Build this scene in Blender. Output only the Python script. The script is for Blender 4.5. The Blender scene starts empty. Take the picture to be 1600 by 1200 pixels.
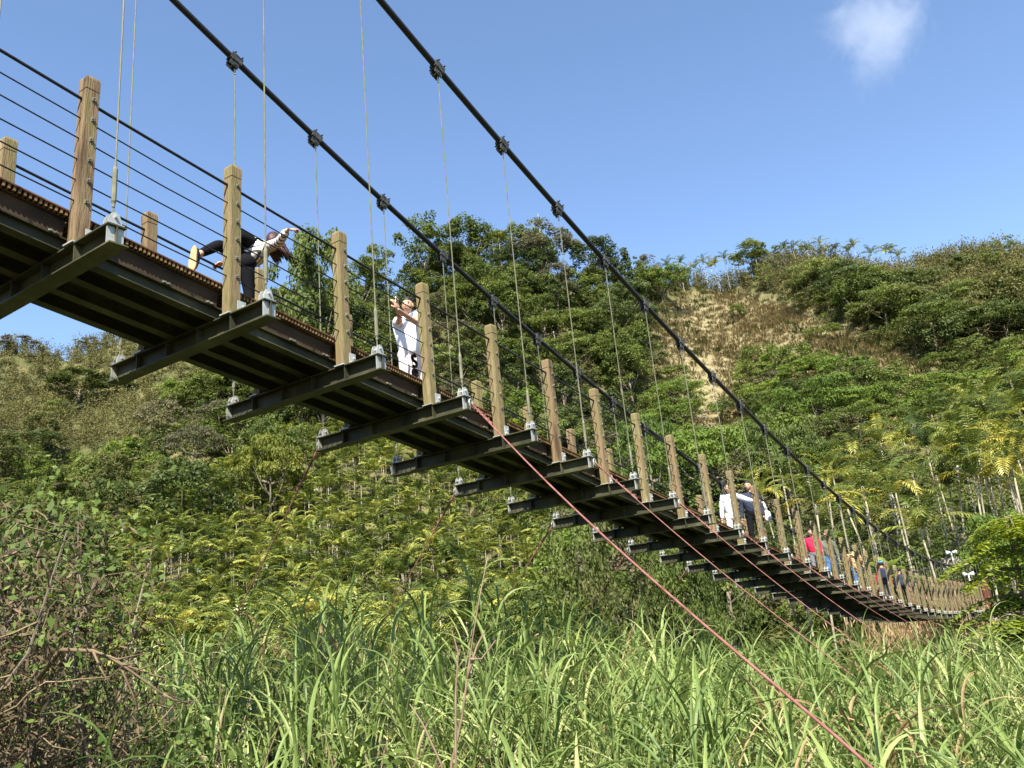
SUNAZ_DEG, SUNEL_DEG, SKY_STRENGTH, EXPOSURE, CLOUD_D = 29, 50, 0.098, 1.52, 0.008
import bpy, bmesh, math, random
import numpy as np
from mathutils import Vector, Matrix

rng = np.random.default_rng(7)
random.seed(7)
PI = math.pi
S = bpy.context.scene
COL = S.collection

# ------------------------------------------------------------------ camera
FPX, PITCH, ROLL, YAW = 1295.07, math.radians(16.5786), math.radians(5.512), math.radians(33.2316)
_fh = np.array([math.cos(YAW), math.sin(YAW), 0.0])
CF = math.cos(PITCH) * _fh + math.sin(PITCH) * np.array([0, 0, 1.0])
_R = np.cross(CF, [0, 0, 1.0]); _R /= np.linalg.norm(_R)
_U = np.cross(_R, CF)
CR = _R * math.cos(ROLL) - _U * math.sin(ROLL)
CU = _R * math.sin(ROLL) + _U * math.cos(ROLL)
RIGHT_H = _R.copy()


def ray(px, py):
    d = CR * (px - 800) + CU * (600 - py) + CF * FPX
    return d / np.linalg.norm(d)


def proj(P):
    P = np.asarray(P, float)
    z = P @ CF
    return 800 + FPX * (P @ CR) / z, 600 - FPX * (P @ CU) / z


def on_y(px, py, y):
    d = ray(px, py)
    return d * (y / d[1])


def at_r(px, py, r):
    d = ray(px, py)
    return d * (r / math.hypot(d[0], d[1]))


cam = bpy.data.cameras.new('camera')
cam.sensor_width = 36.0
cam.lens = 36.0 * FPX / 1600
cam.clip_start = 0.05
cam.clip_end = 6000
co = bpy.data.objects.new('camera', cam)
co.matrix_world = Matrix(((CR[0], CU[0], -CF[0], 0), (CR[1], CU[1], -CF[1], 0), (CR[2], CU[2], -CF[2], 0), (0, 0, 0, 1)))
COL.objects.link(co)
S.camera = co

# ------------------------------------------------------------------ light
SUN_AZ, SUN_EL = math.radians(SUNAZ_DEG), math.radians(SUNEL_DEG)     # direction the light travels, in plan
ld = Vector((math.cos(SUN_AZ) * math.cos(SUN_EL), math.sin(SUN_AZ) * math.cos(SUN_EL), -math.sin(SUN_EL)))
sl = bpy.data.lights.new('sun', 'SUN')
sl.energy = 4.8
sl.angle = math.radians(0.53)
sl.color = (1.0, 0.93, 0.80)
so = bpy.data.objects.new('sun', sl)
so.rotation_euler = ld.to_track_quat('-Z', 'Y').to_euler()
so.location = (-40, -20, 80)
COL.objects.link(so)
W = bpy.data.worlds.new('World')
S.world = W
W.use_nodes = True
nt = W.node_tree
nt.nodes.clear()
sky = nt.nodes.new('ShaderNodeTexSky')
sky.sky_type = 'NISHITA'
sky.sun_disc = False
sky.sun_elevation = SUN_EL
sky.sun_rotation = math.atan2(-ld.x, -ld.y)
sky.altitude = 300
sky.air_density = 1.0
sky.dust_density = 0.3
sky.ozone_density = 3.0
bg = nt.nodes.new('ShaderNodeBackground')
bg.inputs[1].default_value = SKY_STRENGTH
ow = nt.nodes.new('ShaderNodeOutputWorld')
nt.links.new(sky.outputs[0], bg.inputs[0])
nt.links.new(bg.outputs[0], ow.inputs[0])
S.view_settings.view_transform = 'Standard'
S.view_settings.look = 'None'
S.view_settings.exposure = EXPOSURE
S.view_settings.gamma = 1.0
S.render.engine = 'CYCLES'
S.cycles.max_bounces = 6
S.cycles.diffuse_bounces = 3
S.cycles.glossy_bounces = 2
S.cycles.transmission_bounces = 3
S.cycles.volume_bounces = 1
S.cycles.caustics_reflective = False
S.cycles.caustics_refractive = False


# ------------------------------------------------------------------ materials
def new_mat(name):
    m = bpy.data.materials.new(name)
    m.use_nodes = True
    t = m.node_tree
    t.nodes.clear()
    out = t.nodes.new('ShaderNodeOutputMaterial')
    return m, t, out


def N(t, kind, **kw):
    n = t.nodes.new(kind)
    for k, v in kw.items():
        setattr(n, k, v)
    return n


def ramp(t, cols):
    r = t.nodes.new('ShaderNodeValToRGB')
    e = r.color_ramp.elements
    while len(e) < len(cols):
        e.new(0.5)
    for i, (p, c) in enumerate(cols):
        e[i].position = p
        e[i].color = (*c, 1)
    return r


def surf_mat(name, cols, rough=0.7, metal=0.0, scale=6.0, stretch=(1, 1, 1), bump=0.0, spec=0.3, rnd=0.0, detail=6.0, coord='Object'):
    """noise-driven colour ramp with optional bump, per-object shift"""
    m, t, out = new_mat(name)
    p = N(t, 'ShaderNodeBsdfPrincipled')
    p.inputs['Roughness'].default_value = rough
    p.inputs['Metallic'].default_value = metal
    p.inputs['Specular IOR Level'].default_value = spec
    tc = N(t, 'ShaderNodeTexCoord')
    mp = N(t, 'ShaderNodeMapping')
    mp.inputs['Scale'].default_value = stretch
    t.links.new(tc.outputs[coord], mp.inputs[0])
    oi = N(t, 'ShaderNodeObjectInfo')
    ns = N(t, 'ShaderNodeTexNoise', noise_dimensions='4D')
    ns.inputs['Scale'].default_value = scale
    ns.inputs['Detail'].default_value = detail
    ml = N(t, 'ShaderNodeMath', operation='MULTIPLY')
    ml.inputs[1].default_value = 37.0
    t.links.new(oi.outputs['Random'], ml.inputs[0])
    t.links.new(ml.outputs[0], ns.inputs['W'])
    t.links.new(mp.outputs[0], ns.inputs['Vector'])
    r = ramp(t, cols)
    ad = N(t, 'ShaderNodeMath', operation='MULTIPLY_ADD')
    ad.inputs[1].default_value = rnd
    t.links.new(oi.outputs['Random'], ad.inputs[0])
    sb = N(t, 'ShaderNodeMath', operation='SUBTRACT')
    sb.inputs[1].default_value = rnd / 2
    t.links.new(ns.outputs[0], sb.inputs[0])
    t.links.new(sb.outputs[0], ad.inputs[2])
    t.links.new(ad.outputs[0], r.inputs[0])
    t.links.new(r.outputs[0], p.inputs['Base Color'])
    if bump:
        b = N(t, 'ShaderNodeBump')
        b.inputs['Strength'].default_value = bump
        b.inputs['Distance'].default_value = 0.01
        n2 = N(t, 'ShaderNodeTexNoise')
        n2.inputs['Scale'].default_value = scale * 5
        n2.inputs['Detail'].default_value = 5
        t.links.new(mp.outputs[0], n2.inputs['Vector'])
        t.links.new(n2.outputs[0], b.inputs['Height'])
        t.links.new(b.outputs[0], p.inputs['Normal'])
    t.links.new(p.outputs[0], out.inputs[0])
    return m


def leaf_mat(name, cols, trans=0.38, rough=0.6, spec=0.2, rnd=0.35):
    """colour from the per-leaf 'tint' attribute plus an object shift; thin leaves let light through"""
    m, t, out = new_mat(name)
    at = N(t, 'ShaderNodeAttribute', attribute_name='tint')
    oi = N(t, 'ShaderNodeObjectInfo')
    ad = N(t, 'ShaderNodeMath', operation='MULTIPLY_ADD')
    ad.inputs[1].default_value = rnd
    t.links.new(oi.outputs['Random'], ad.inputs[0])
    sb = N(t, 'ShaderNodeMath', operation='SUBTRACT')
    sb.inputs[1].default_value = rnd / 2
    t.links.new(at.outputs['Fac'], sb.inputs[0])
    t.links.new(sb.outputs[0], ad.inputs[2])
    r = ramp(t, cols)
    t.links.new(ad.outputs[0], r.inputs[0])
    p = N(t, 'ShaderNodeBsdfPrincipled')
    p.inputs['Roughness'].default_value = rough
    p.inputs['Specular IOR Level'].default_value = spec
    t.links.new(r.outputs[0], p.inputs['Base Color'])
    tr = N(t, 'ShaderNodeBsdfTranslucent')
    hs = N(t, 'ShaderNodeHueSaturation')
    hs.inputs['Hue'].default_value = 0.485
    hs.inputs['Saturation'].default_value = 1.1
    hs.inputs['Value'].default_value = 1.25
    t.links.new(r.outputs[0], hs.inputs['Color'])
    t.links.new(hs.outputs[0], tr.inputs[0])
    mx = N(t, 'ShaderNodeMixShader')
    mx.inputs[0].default_value = trans
    t.links.new(p.outputs[0], mx.inputs[1])
    t.links.new(tr.outputs[0], mx.inputs[2])
    t.links.new(mx.outputs[0], out.inputs[0])
    return m


def plain(name, c, rough=0.7, metal=0.0, var=0.15, scale=20.0, spec=0.3):
    lo = tuple(x * (1 - var) for x in c)
    hi = tuple(min(1, x * (1 + var)) for x in c)
    return surf_mat(name, [(0.3, lo), (0.7, hi)], rough, metal, scale, spec=spec)


M = {}
M['wood'] = surf_mat('weathered_wood', [(0.22, (0.07, 0.045, 0.026)), (0.38, (0.165, 0.115, 0.065)), (0.47, (0.215, 0.155, 0.088)), (0.54, (0.150, 0.130, 0.056)), (0.62, (0.195, 0.160, 0.075)), (0.80, (0.32, 0.27, 0.19))], 0.85, 0, 5.0, (3.6, 3.6, 0.42), 0.8, 0.15, 0.22, detail=12)
M['steel'] = surf_mat('dark_painted_steel', [(0.22, (0.055, 0.028, 0.014)), (0.32, (0.026, 0.026, 0.015)), (0.55, (0.054, 0.053, 0.030)), (0.75, (0.11, 0.107, 0.06))], 0.6, 0.0, 3.0, (1, 1, 1), 0.2, 0.2, 0.1, detail=10)
M['galv'] = surf_mat('galvanised_steel', [(0.3, (0.30, 0.31, 0.29)), (0.7, (0.52, 0.53, 0.50))], 0.45, 0.35, 14.0)
M['cable'] = plain('black_cable', (0.018, 0.018, 0.019), 0.42, 0.1)
M['wire'] = plain('dark_wire', (0.022, 0.02, 0.02), 0.5, 0.3)
M['rod'] = surf_mat('olive_hanger_rod', [(0.3, (0.105, 0.10, 0.066)), (0.7, (0.20, 0.197, 0.13))], 0.6, 0.2, 8.0)
M['clamp'] = surf_mat('grimy_clamp_steel', [(0.35, (0.03, 0.03, 0.028)), (0.7, (0.11, 0.11, 0.095))], 0.5, 0.4, 20.0)
M['rust'] = surf_mat('rusty_deck', [(0.3, (0.055, 0.022, 0.011)), (0.55, (0.14, 0.058, 0.024)), (0.78, (0.25, 0.135, 0.06))], 0.85, 0.0, 6.0, (1, 1, 1), 0.3)
M['slat'] = surf_mat('brown_slats', [(0.3, (0.13, 0.07, 0.03)), (0.7, (0.30, 0.19, 0.085))], 0.8, 0, 9.0)
M['fascia'] = surf_mat('stained_fascia', [(0.3, (0.022, 0.013, 0.007)), (0.6, (0.06, 0.034, 0.016)), (0.8, (0.11, 0.062, 0.03))], 0.8, 0, 4.0, (1, 1, 2), 0.2)
M['rope'] = surf_mat('faded_red_rope', [(0.3, (0.15, 0.05, 0.04)), (0.7, (0.28, 0.13, 0.11))], 0.7, 0, 10.0)
M['concrete'] = surf_mat('grey_concrete', [(0.3, (0.16, 0.135, 0.11)), (0.7, (0.33, 0.29, 0.25))], 0.9, 0, 4.0, bump=0.4)
M['white'] = plain('white_paint', (0.78, 0.78, 0.76), 0.5, 0, 0.05)
M['redgate'] = surf_mat('dark_red_wood', [(0.3, (0.07, 0.016, 0.010)), (0.7, (0.17, 0.045, 0.028))], 0.7, 0, 8.0)
M['bark'] = surf_mat('bark', [(0.3, (0.09, 0.07, 0.05)), (0.7, (0.24, 0.20, 0.15))], 0.9, 0, 3.0, (1, 1, 0.3))
M['palm_trunk'] = surf_mat('pale_palm_trunk', [(0.3, (0.19, 0.165, 0.11)), (0.7, (0.40, 0.36, 0.26))], 0.85, 0, 1.5, (1, 1, 2.0))
G1, G2, G3 = (0.042, 0.062, 0.015), (0.092, 0.124, 0.027), (0.17, 0.205, 0.052)
M['leaf_mid'] = leaf_mat('mid_green_leaves', [(0.0, G1), (0.5, G2), (1.0, G3)])
M['leaf_dark'] = leaf_mat('dark_green_leaves', [(0.0, (0.028, 0.045, 0.014)), (0.5, (0.058, 0.084, 0.023)), (1.0, (0.115, 0.14, 0.042))], 0.3)
M['leaf_bright'] = leaf_mat('bright_green_leaves', [(0.0, (0.055, 0.092, 0.018)), (0.5, (0.105, 0.165, 0.028)), (1.0, (0.19, 0.245, 0.05))])
M['leaf_grey'] = leaf_mat('grey_green_leaves', [(0.0, (0.062, 0.066, 0.032)), (0.5, (0.115, 0.112, 0.058)), (1.0, (0.18, 0.165, 0.09))])
M['leaf_yellow'] = leaf_mat('yellow_green_leaves', [(0.0, (0.085, 0.105, 0.018)), (0.5, (0.155, 0.175, 0.028)), (1.0, (0.26, 0.255, 0.05))], 0.35)
M['leaf_lemon'] = leaf_mat('lemon_green_leaves', [(0.0, (0.075, 0.125, 0.012)), (0.5, (0.155, 0.21, 0.022)), (1.0, (0.30, 0.33, 0.04))], 0.4)
M['palm_leaf'] = leaf_mat('areca_fronds', [(0.0, (0.032, 0.056, 0.014)), (0.40, (0.095, 0.130, 0.026)), (0.8, (0.27, 0.29, 0.06)), (1.0, (0.42, 0.37, 0.07))], 0.28, 0.42, 0.4)
M['bamboo'] = leaf_mat('olive_bamboo_leaves', [(0.0, (0.055, 0.057, 0.018)), (0.5, (0.110, 0.108, 0.034)), (1.0, (0.185, 0.168, 0.060))], 0.25)
M['drygrass'] = leaf_mat('dry_tan_grass', [(0.0, (0.14, 0.11, 0.045)), (0.5, (0.26, 0.205, 0.095)), (1.0, (0.40, 0.32, 0.17))], 0.3)
M['scrub'] = leaf_mat('scrub_leaves', [(0.0, (0.045, 0.058, 0.017)), (0.5, (0.092, 0.106, 0.030)), (1.0, (0.17, 0.17, 0.06))])
M['cane'] = leaf_mat('cane_grass_blades', [(0.0, (0.036, 0.066, 0.016)), (0.45, (0.110, 0.170, 0.040)), (0.85, (0.23, 0.295, 0.088)), (1.0, (0.36, 0.385, 0.16))], 0.32, 0.48, 0.3)
M['drycane'] = leaf_mat('dead_cane_blades', [(0.0, (0.12, 0.08, 0.035)), (0.5, (0.26, 0.18, 0.085)), (1.0, (0.42, 0.32, 0.18))], 0.2)
M['weed'] = leaf_mat('weed_leaves', [(0.0, (0.035, 0.055, 0.013)), (0.5, (0.08, 0.125, 0.025)), (1.0, (0.16, 0.21, 0.05))], 0.3)
M['dryleaf'] = leaf_mat('withered_leaves', [(0.0, (0.030, 0.022, 0.012)), (0.5, (0.078, 0.056, 0.030)), (1.0, (0.20, 0.15, 0.085))], 0.15)
M['vine'] = surf_mat('dry_vine', [(0.3, (0.07, 0.045, 0.025)), (0.7, (0.24, 0.175, 0.105))], 0.85, 0, 4.0)
M['twig'] = surf_mat('reddish_twig', [(0.3, (0.12, 0.075, 0.05)), (0.7, (0.24, 0.165, 0.115))], 0.8, 0, 6.0)
M['banana'] = leaf_mat('banana_leaves', [(0.0, (0.13, 0.21, 0.04)), (0.5, (0.20, 0.29, 0.06)), (1.0, (0.32, 0.40, 0.12))], 0.4, 0.4, 0.45)


# ------------------------------------------------------------------ object helpers
def tag(o, label=None, cat=None, group=None, kind=None):
    if label: o['label'] = label
    if cat: o['category'] = cat
    if group: o['group'] = group
    if kind: o['kind'] = kind
    return o


def empty(name, loc, label, cat, group=None, rz=0.0):
    o = bpy.data.objects.new(name, None)
    o.empty_display_size = 0.2
    o.location = tuple(loc)
    o.rotation_euler = (0, 0, rz)
    COL.objects.link(o)
    return tag(o, label, cat, group)


def link(name, me, parent=None, loc=(0, 0, 0)):
    o = bpy.data.objects.new(name, me)
    o.location = tuple(loc)
    if parent is not None:
        o.parent = parent
    COL.objects.link(o)
    return o


class MB:
    """collects pieces, builds ONE mesh"""
    def __init__(s):
        s.V, s.F, s.MI, s.T, s.n = [], [], [], [], 0

    def add(s, v, f, mi=0, tint=0.5):
        v = np.asarray(v, float).reshape(-1, 3)
        s.V.append(v)
        s.F += [tuple(i + s.n for i in q) for q in f]
        s.MI += [mi] * len(f)
        s.T.append(np.full(len(v), tint) if np.isscalar(tint) else np.asarray(tint, float))
        s.n += len(v)
        return s

    def box(s, c, d, R=None, mi=0):
        x, y, z = np.array(d) / 2.0
        v = np.array([[-x, -y, -z], [x, -y, -z], [x, y, -z], [-x, y, -z], [-x, -y, z], [x, -y, z], [x, y, z], [-x, y, z]])
        if R is not None: v = v @ np.asarray(R).T
        return s.add(v + np.asarray(c), [(0, 3, 2, 1), (4, 5, 6, 7), (0, 1, 5, 4), (1, 2, 6, 5), (2, 3, 7, 6), (3, 0, 4, 7)], mi)

    def tube(s, pts, r, n=6, mi=0, tint=0.5, cap=True):
        P = np.asarray(pts, float)
        k = len(P)
        r = np.full(k, r) if np.isscalar(r) else np.asarray(r, float)
        T = np.gradient(P, axis=0)
        T /= np.linalg.norm(T, axis=1)[:, None] + 1e-12
        a = np.array([0, 0, 1.0]) if abs(T[0, 2]) < 0.9 else np.array([1.0, 0, 0])
        rows = []
        u = np.cross(T[0], a); u /= np.linalg.norm(u)
        for i in range(k):
            u = u - T[i] * (u @ T[i]); u /= np.linalg.norm(u) + 1e-12
            w = np.cross(T[i], u)
            th = np.arange(n) * 2 * PI / n
            rows.append(P[i] + r[i] * (np.cos(th)[:, None] * u + np.sin(th)[:, None] * w))
        v = np.vstack(rows)
        f = [(i * n + j, i * n + (j + 1) % n, (i + 1) * n + (j + 1) % n, (i + 1) * n + j) for i in range(k - 1) for j in range(n)]
        if cap:
            f.append(tuple(range(n - 1, -1, -1)))
            f.append(tuple((k - 1) * n + j for j in range(n)))
        return s.add(v, f, mi, tint)

    def sphere(s, c, rad, R=None, nu=12, nv=8, mi=0, fn=None):
        rows = []
        for j in range(1, nv):
            ph = PI * j / nv
            for i in range(nu):
                th = 2 * PI * i / nu
                rows.append((math.sin(ph) * math.cos(th), math.sin(ph) * math.sin(th), math.cos(ph)))
        rows += [(0, 0, 1), (0, 0, -1)]
        v = np.array(rows)
        if fn is not None: v = fn(v)
        v = v * np.asarray(rad)
        if R is not None: v = v @ np.asarray(R).T
        v = v + np.asarray(c)
        f = [(j * nu + i, (j + 1) * nu + i, (j + 1) * nu + (i + 1) % nu, j * nu + (i + 1) % nu) for j in range(nv - 2) for i in range(nu)]
        tp, bt = len(rows) - 2, len(rows) - 1
        f += [(tp, i, (i + 1) % nu) for i in range(nu)]
        f += [(bt, (nv - 2) * nu + (i + 1) % nu, (nv - 2) * nu + i) for i in range(nu)]
        return s.add(v, f, mi)

    def prism(s, poly, axis, a, b, mi=0):
        """poly: 2-D points in the two other axes, extruded along axis (0,1,2) from a to b"""
        o = [i for i in range(3) if i != axis]
        n = len(poly)
        v = np.zeros((2 * n, 3))
        for i, (p, q) in enumerate(poly):
            v[i, o[0]] = v[n + i, o[0]] = p
            v[i, o[1]] = v[n + i, o[1]] = q
            v[i, axis], v[n + i, axis] = a, b
        f = [(i, (i + 1) % n, n + (i + 1) % n, n + i) for i in range(n)] + [tuple(range(n - 1, -1, -1)), tuple(range(n, 2 * n))]
        return s.add(v, f, mi)

    def mesh(s, name, mats, smooth=False, tint=False, recalc=True):
        me = bpy.data.meshes.new(name)
        V = np.vstack(s.V)
        me.from_pydata(V.tolist(), [], s.F)
        for m in (mats if isinstance(mats, (list, tuple)) else [mats]):
            me.materials.append(m)
        me.polygons.foreach_set('material_index', s.MI)
        if smooth: me.polygons.foreach_set('use_smooth', [True] * len(s.F))
        if tint:
            a = me.attributes.new('tint', 'FLOAT', 'POINT')
            a.data.foreach_set('value', np.concatenate(s.T))
        if recalc:
            bm = bmesh.new(); bm.from_mesh(me)
            bmesh.ops.recalc_face_normals(bm, faces=bm.faces)
            bm.to_mesh(me); bm.free()
        me.update()
        return me

    def build(s, name, mats, parent=None, loc=(0, 0, 0), smooth=False, tint=False, recalc=True):
        return link(name, s.mesh(name, mats, smooth, tint, recalc), parent, loc)


def quad_mesh(name, V, tint, mats, mi=None, smooth=False):
    """V: (n,4,3) leaf quads"""
    n = len(V)
    me = bpy.data.meshes.new(name)
    me.vertices.add(4 * n)
    me.vertices.foreach_set('co', np.ascontiguousarray(V, np.float32).ravel())
    me.loops.add(4 * n)
    me.loops.foreach_set('vertex_index', np.arange(4 * n, dtype=np.int32))
    me.polygons.add(n)
    me.polygons.foreach_set('loop_start', np.arange(0, 4 * n, 4, dtype=np.int32))
    for m in (mats if isinstance(mats, (list, tuple)) else [mats]):
        me.materials.append(m)
    if mi is not None:
        me.polygons.foreach_set('material_index', np.asarray(mi, np.int32))
    a = me.attributes.new('tint', 'FLOAT', 'POINT')
    a.data.foreach_set('value', np.repeat(np.asarray(tint, np.float32), 4) if len(np.shape(tint)) == 1 else np.asarray(tint, np.float32).ravel())
    me.update(calc_edges=True)
    me.validate()
    return me


def unit(v):
    return v / (np.linalg.norm(v, axis=-1, keepdims=True) + 1e-12)
# ------------------------------------------------------------------ THE BRIDGE
X0 = [-1.175, 0.225, 1.625, 3.025, 4.434, 5.814, 7.176, 8.531, 9.907, 11.269, 12.629, 14.022, 15.446, 16.877, 18.281, 19.767, 21.226, 22.607, 23.992, 25.363, 26.849, 28.142, 29.4, 30.938, 32.338, 33.738, 35.138, 36.538, 37.938, 39.338, 40.738, 42.138, 43.538, 44.938, 46.338, 47.738, 49.138, 50.538, 51.938, 53.338, 54.738, 56.138, 57.538]
ZD0 = [3.721, 3.52, 3.323, 3.128, 2.935, 2.747, 2.562, 2.38, 2.195, 2.012, 1.83, 1.644, 1.454, 1.265, 1.08, 0.886, 0.699, 0.525, 0.355, 0.191, 0.02, -0.122, -0.254, -0.403, -0.528, -0.655, -0.732, -0.812, -0.894, -0.944, -0.994, -1.044, -1.095, -1.13, -1.165, -1.199, -1.233, -1.265, -1.287, -1.307, -1.326, -1.344, -1.36]
ZC0 = [10.411, 9.745, 9.116, 8.519, 7.952, 7.427, 6.936, 6.476, 6.033, 5.62, 5.231, 4.855, 4.492, 4.149, 3.832, 3.515, 3.222, 2.96, 2.71, 2.474, 2.229, 2.033, 1.875, 1.668, 1.545, 1.424, 1.332, 1.241, 1.167, 1.094, 1.056, 1.018, 0.999, 0.983, 1.009, 1.038, 1.099, 1.163, 1.264, 1.368, 1.487, 1.609, 1.734]
BX = np.array([X0[0] - 1.4 * i for i in (3, 2, 1)] + X0)
BZ = np.array([ZD0[0] + 0.2 * i for i in (3, 2, 1)] + ZD0)
CZ = np.array([ZC0[0] + 0.68 * i for i in (3, 2, 1)] + ZC0)
NB = len(BX)
YN, YF = 5.302, 7.675            # beam ends
PN, PF = 5.845, 7.147            # post rows
CN, CFY = 5.371, 7.613           # hangers and main cables
HB = 0.172                       # beam height
DK = 0.33                        # deck top over beam top


def deck_z(x): return float(np.interp(x, BX, BZ)) + DK


BR0 = np.array([BX[0], (YN + YF) / 2, BZ[0]])
bridge = empty('suspension_bridge', BR0, 'long wooden suspension footbridge on dark steel crossbeams, sagging across the valley', 'bridge')


def bl(x, y, z): return np.array([x, y, z]) - BR0


# crossbeam: I section along +Y, origin at near end, top face
b = MB()
LB = YF - YN
b.box((0, LB / 2, -0.006), (0.15, LB, 0.012))
b.box((0, LB / 2, -HB + 0.006), (0.15, LB + 0.06, 0.012))
b.box((0, LB / 2, -HB / 2), (0.009, LB, HB - 0.024))
for yy in (0.47, LB - 0.47, 0.95, LB - 0.95):
    for sx in (-1, 1):
        b.box((sx * 0.036, yy, -HB / 2), (0.063, 0.010, HB - 0.024))
beam_me = b.mesh('cross_beam', M['steel'])
e = MB()
e.box((0, 0, -HB / 2), (0.131, 0.010, HB - 0.0245))
plate_me = e.mesh('end_plate', M['galv'])  # pale metal paints the sunlit look of the beam ends into their colour
# hanger bracket: two rounded lugs and a bolt, origin at beam top
e = MB()
prof = [(-0.055, 0.0), (0.055, 0.0), (0.05, 0.05), (0.03, 0.10), (0.0, 0.115), (-0.03, 0.10), (-0.05, 0.05)]
for yy in (-0.032, 0.032):
    e.prism(prof, 1, yy - 0.005, yy + 0.005)
e.tube([(0, -0.06, 0.07), (0, 0.06, 0.07)], 0.012, 8)
e.box((0, 0, 0.006), (0.12, 0.12, 0.012))
brk_me = e.mesh('hanger_bracket', M['galv'])
# post: two boards side by side, grooved collar, cap
HP = 1.533
e = MB()
for sy in (-1, 1):
    e.box((0, sy * 0.0355, 0.70), (0.142, 0.067, 1.40))
e.box((0, 0, 0.72), (0.132, 0.02, 1.36))
e.box((0, 0, 1.404), (0.130, 0.126, 0.016))
e.box((0, 0, 1.459), (0.142, 0.138, 0.098))
v = [(-0.071, -0.069, 1.508), (0.071, -0.069, 1.508), (0.071, 0.069, 1.508), (-0.071, 0.069, 1.508), (-0.06, -0.058, HP), (0.06, -0.058, HP), (0.06, 0.058, HP), (-0.06, 0.058, HP)]
e.add(v, [(4, 5, 6, 7), (0, 1, 5, 4), (1, 2, 6, 5), (2, 3, 7, 6), (3, 0, 4, 7)])
post_me = e.mesh('guard_post', M['wood'])
bmd = bmesh.new(); bmd.from_mesh(post_me)
bmesh.ops.bevel(bmd, geom=[ed for ed in bmd.edges if len(ed.link_faces) == 2 and ed.calc_length() > 0.9], offset=0.006, segments=2, affect='EDGES')
bmd.to_mesh(post_me); bmd.free()


def bracket_mesh(s):
    e = MB()
    e.box((0.075, s * 0.079, 0.075), (0.11, 0.010, 0.15))
    e.prism([(0.073, 0.0), (0.15, 0.0), (0.073, 0.13)], 1, s * 0.035 - 0.005, s * 0.035 + 0.005)
    e.box((0.02, s * 0.02, 0.006), (0.26, 0.16, 0.012))
    for q in ((0.045, 0.05), (0.095, 0.10)):
        e.tube([(q[0], s * 0.083, q[1]), (q[0], s * 0.105, q[1])], 0.012, 6)
    return e.mesh('post_bracket', M['galv'])


pbr = {-1: bracket_mesh(-1), 1: bracket_mesh(1)}
WZ = [0.385 + 0.187 * i for i in range(6)]
M['bolt'] = surf_mat('dull_zinc', [(0.3, (0.10, 0.095, 0.07)), (0.7, (0.26, 0.25, 0.20))], 0.55, 0.2, 20.0)
e = MB()                                             # wire eye bolt on the outer face, origin on the face
e.box((0, -0.006, 0.0), (0.036, 0.012, 0.030))
e.tube([(-0.008, -0.01, 0.0), (-0.008, -0.040, 0.0)], 0.007, 6)
e.tube([(0.010, -0.01, 0.010), (0.010, -0.028, 0.010)], 0.005, 6)
bolt_me = e.mesh('wire_bolt', M['bolt'])

for i in range(NB):
    bo = link('cross_beam', beam_me, bridge, bl(BX[i], YN, BZ[i]))
    link('end_plate', plate_me, bo, (0, 0.03, 0))
    link('end_plate', plate_me, bo, (0, LB - 0.03, 0))
    link('hanger_bracket', brk_me, bo, (0, CN - YN, 0.0))
    link('hanger_bracket', brk_me, bo, (0, CFY - YN, 0.0))
    for s, yy in ((-1, PN), (1, PF)):
        po = link('guard_post', post_me, bridge, bl(BX[i], yy, BZ[i] + 0.001))
        po.scale = (0.82, 0.82, 1.0)
        po.rotation_euler = (random.uniform(-.008, .008), random.uniform(-.010, .010), random.uniform(-.03, .03))
        link('post_bracket', pbr[s], po)
        if s == -1 and 3 <= i <= 16:
            for z in WZ:
                w = link('wire_bolt', bolt_me, po, (0.012 + random.uniform(-.004, .004), -0.069, z))
                w.rotation_euler = (0, random.uniform(-.4, .4), 0)


# hangers and cables
def cable_z(i): return CZ[i]


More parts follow.
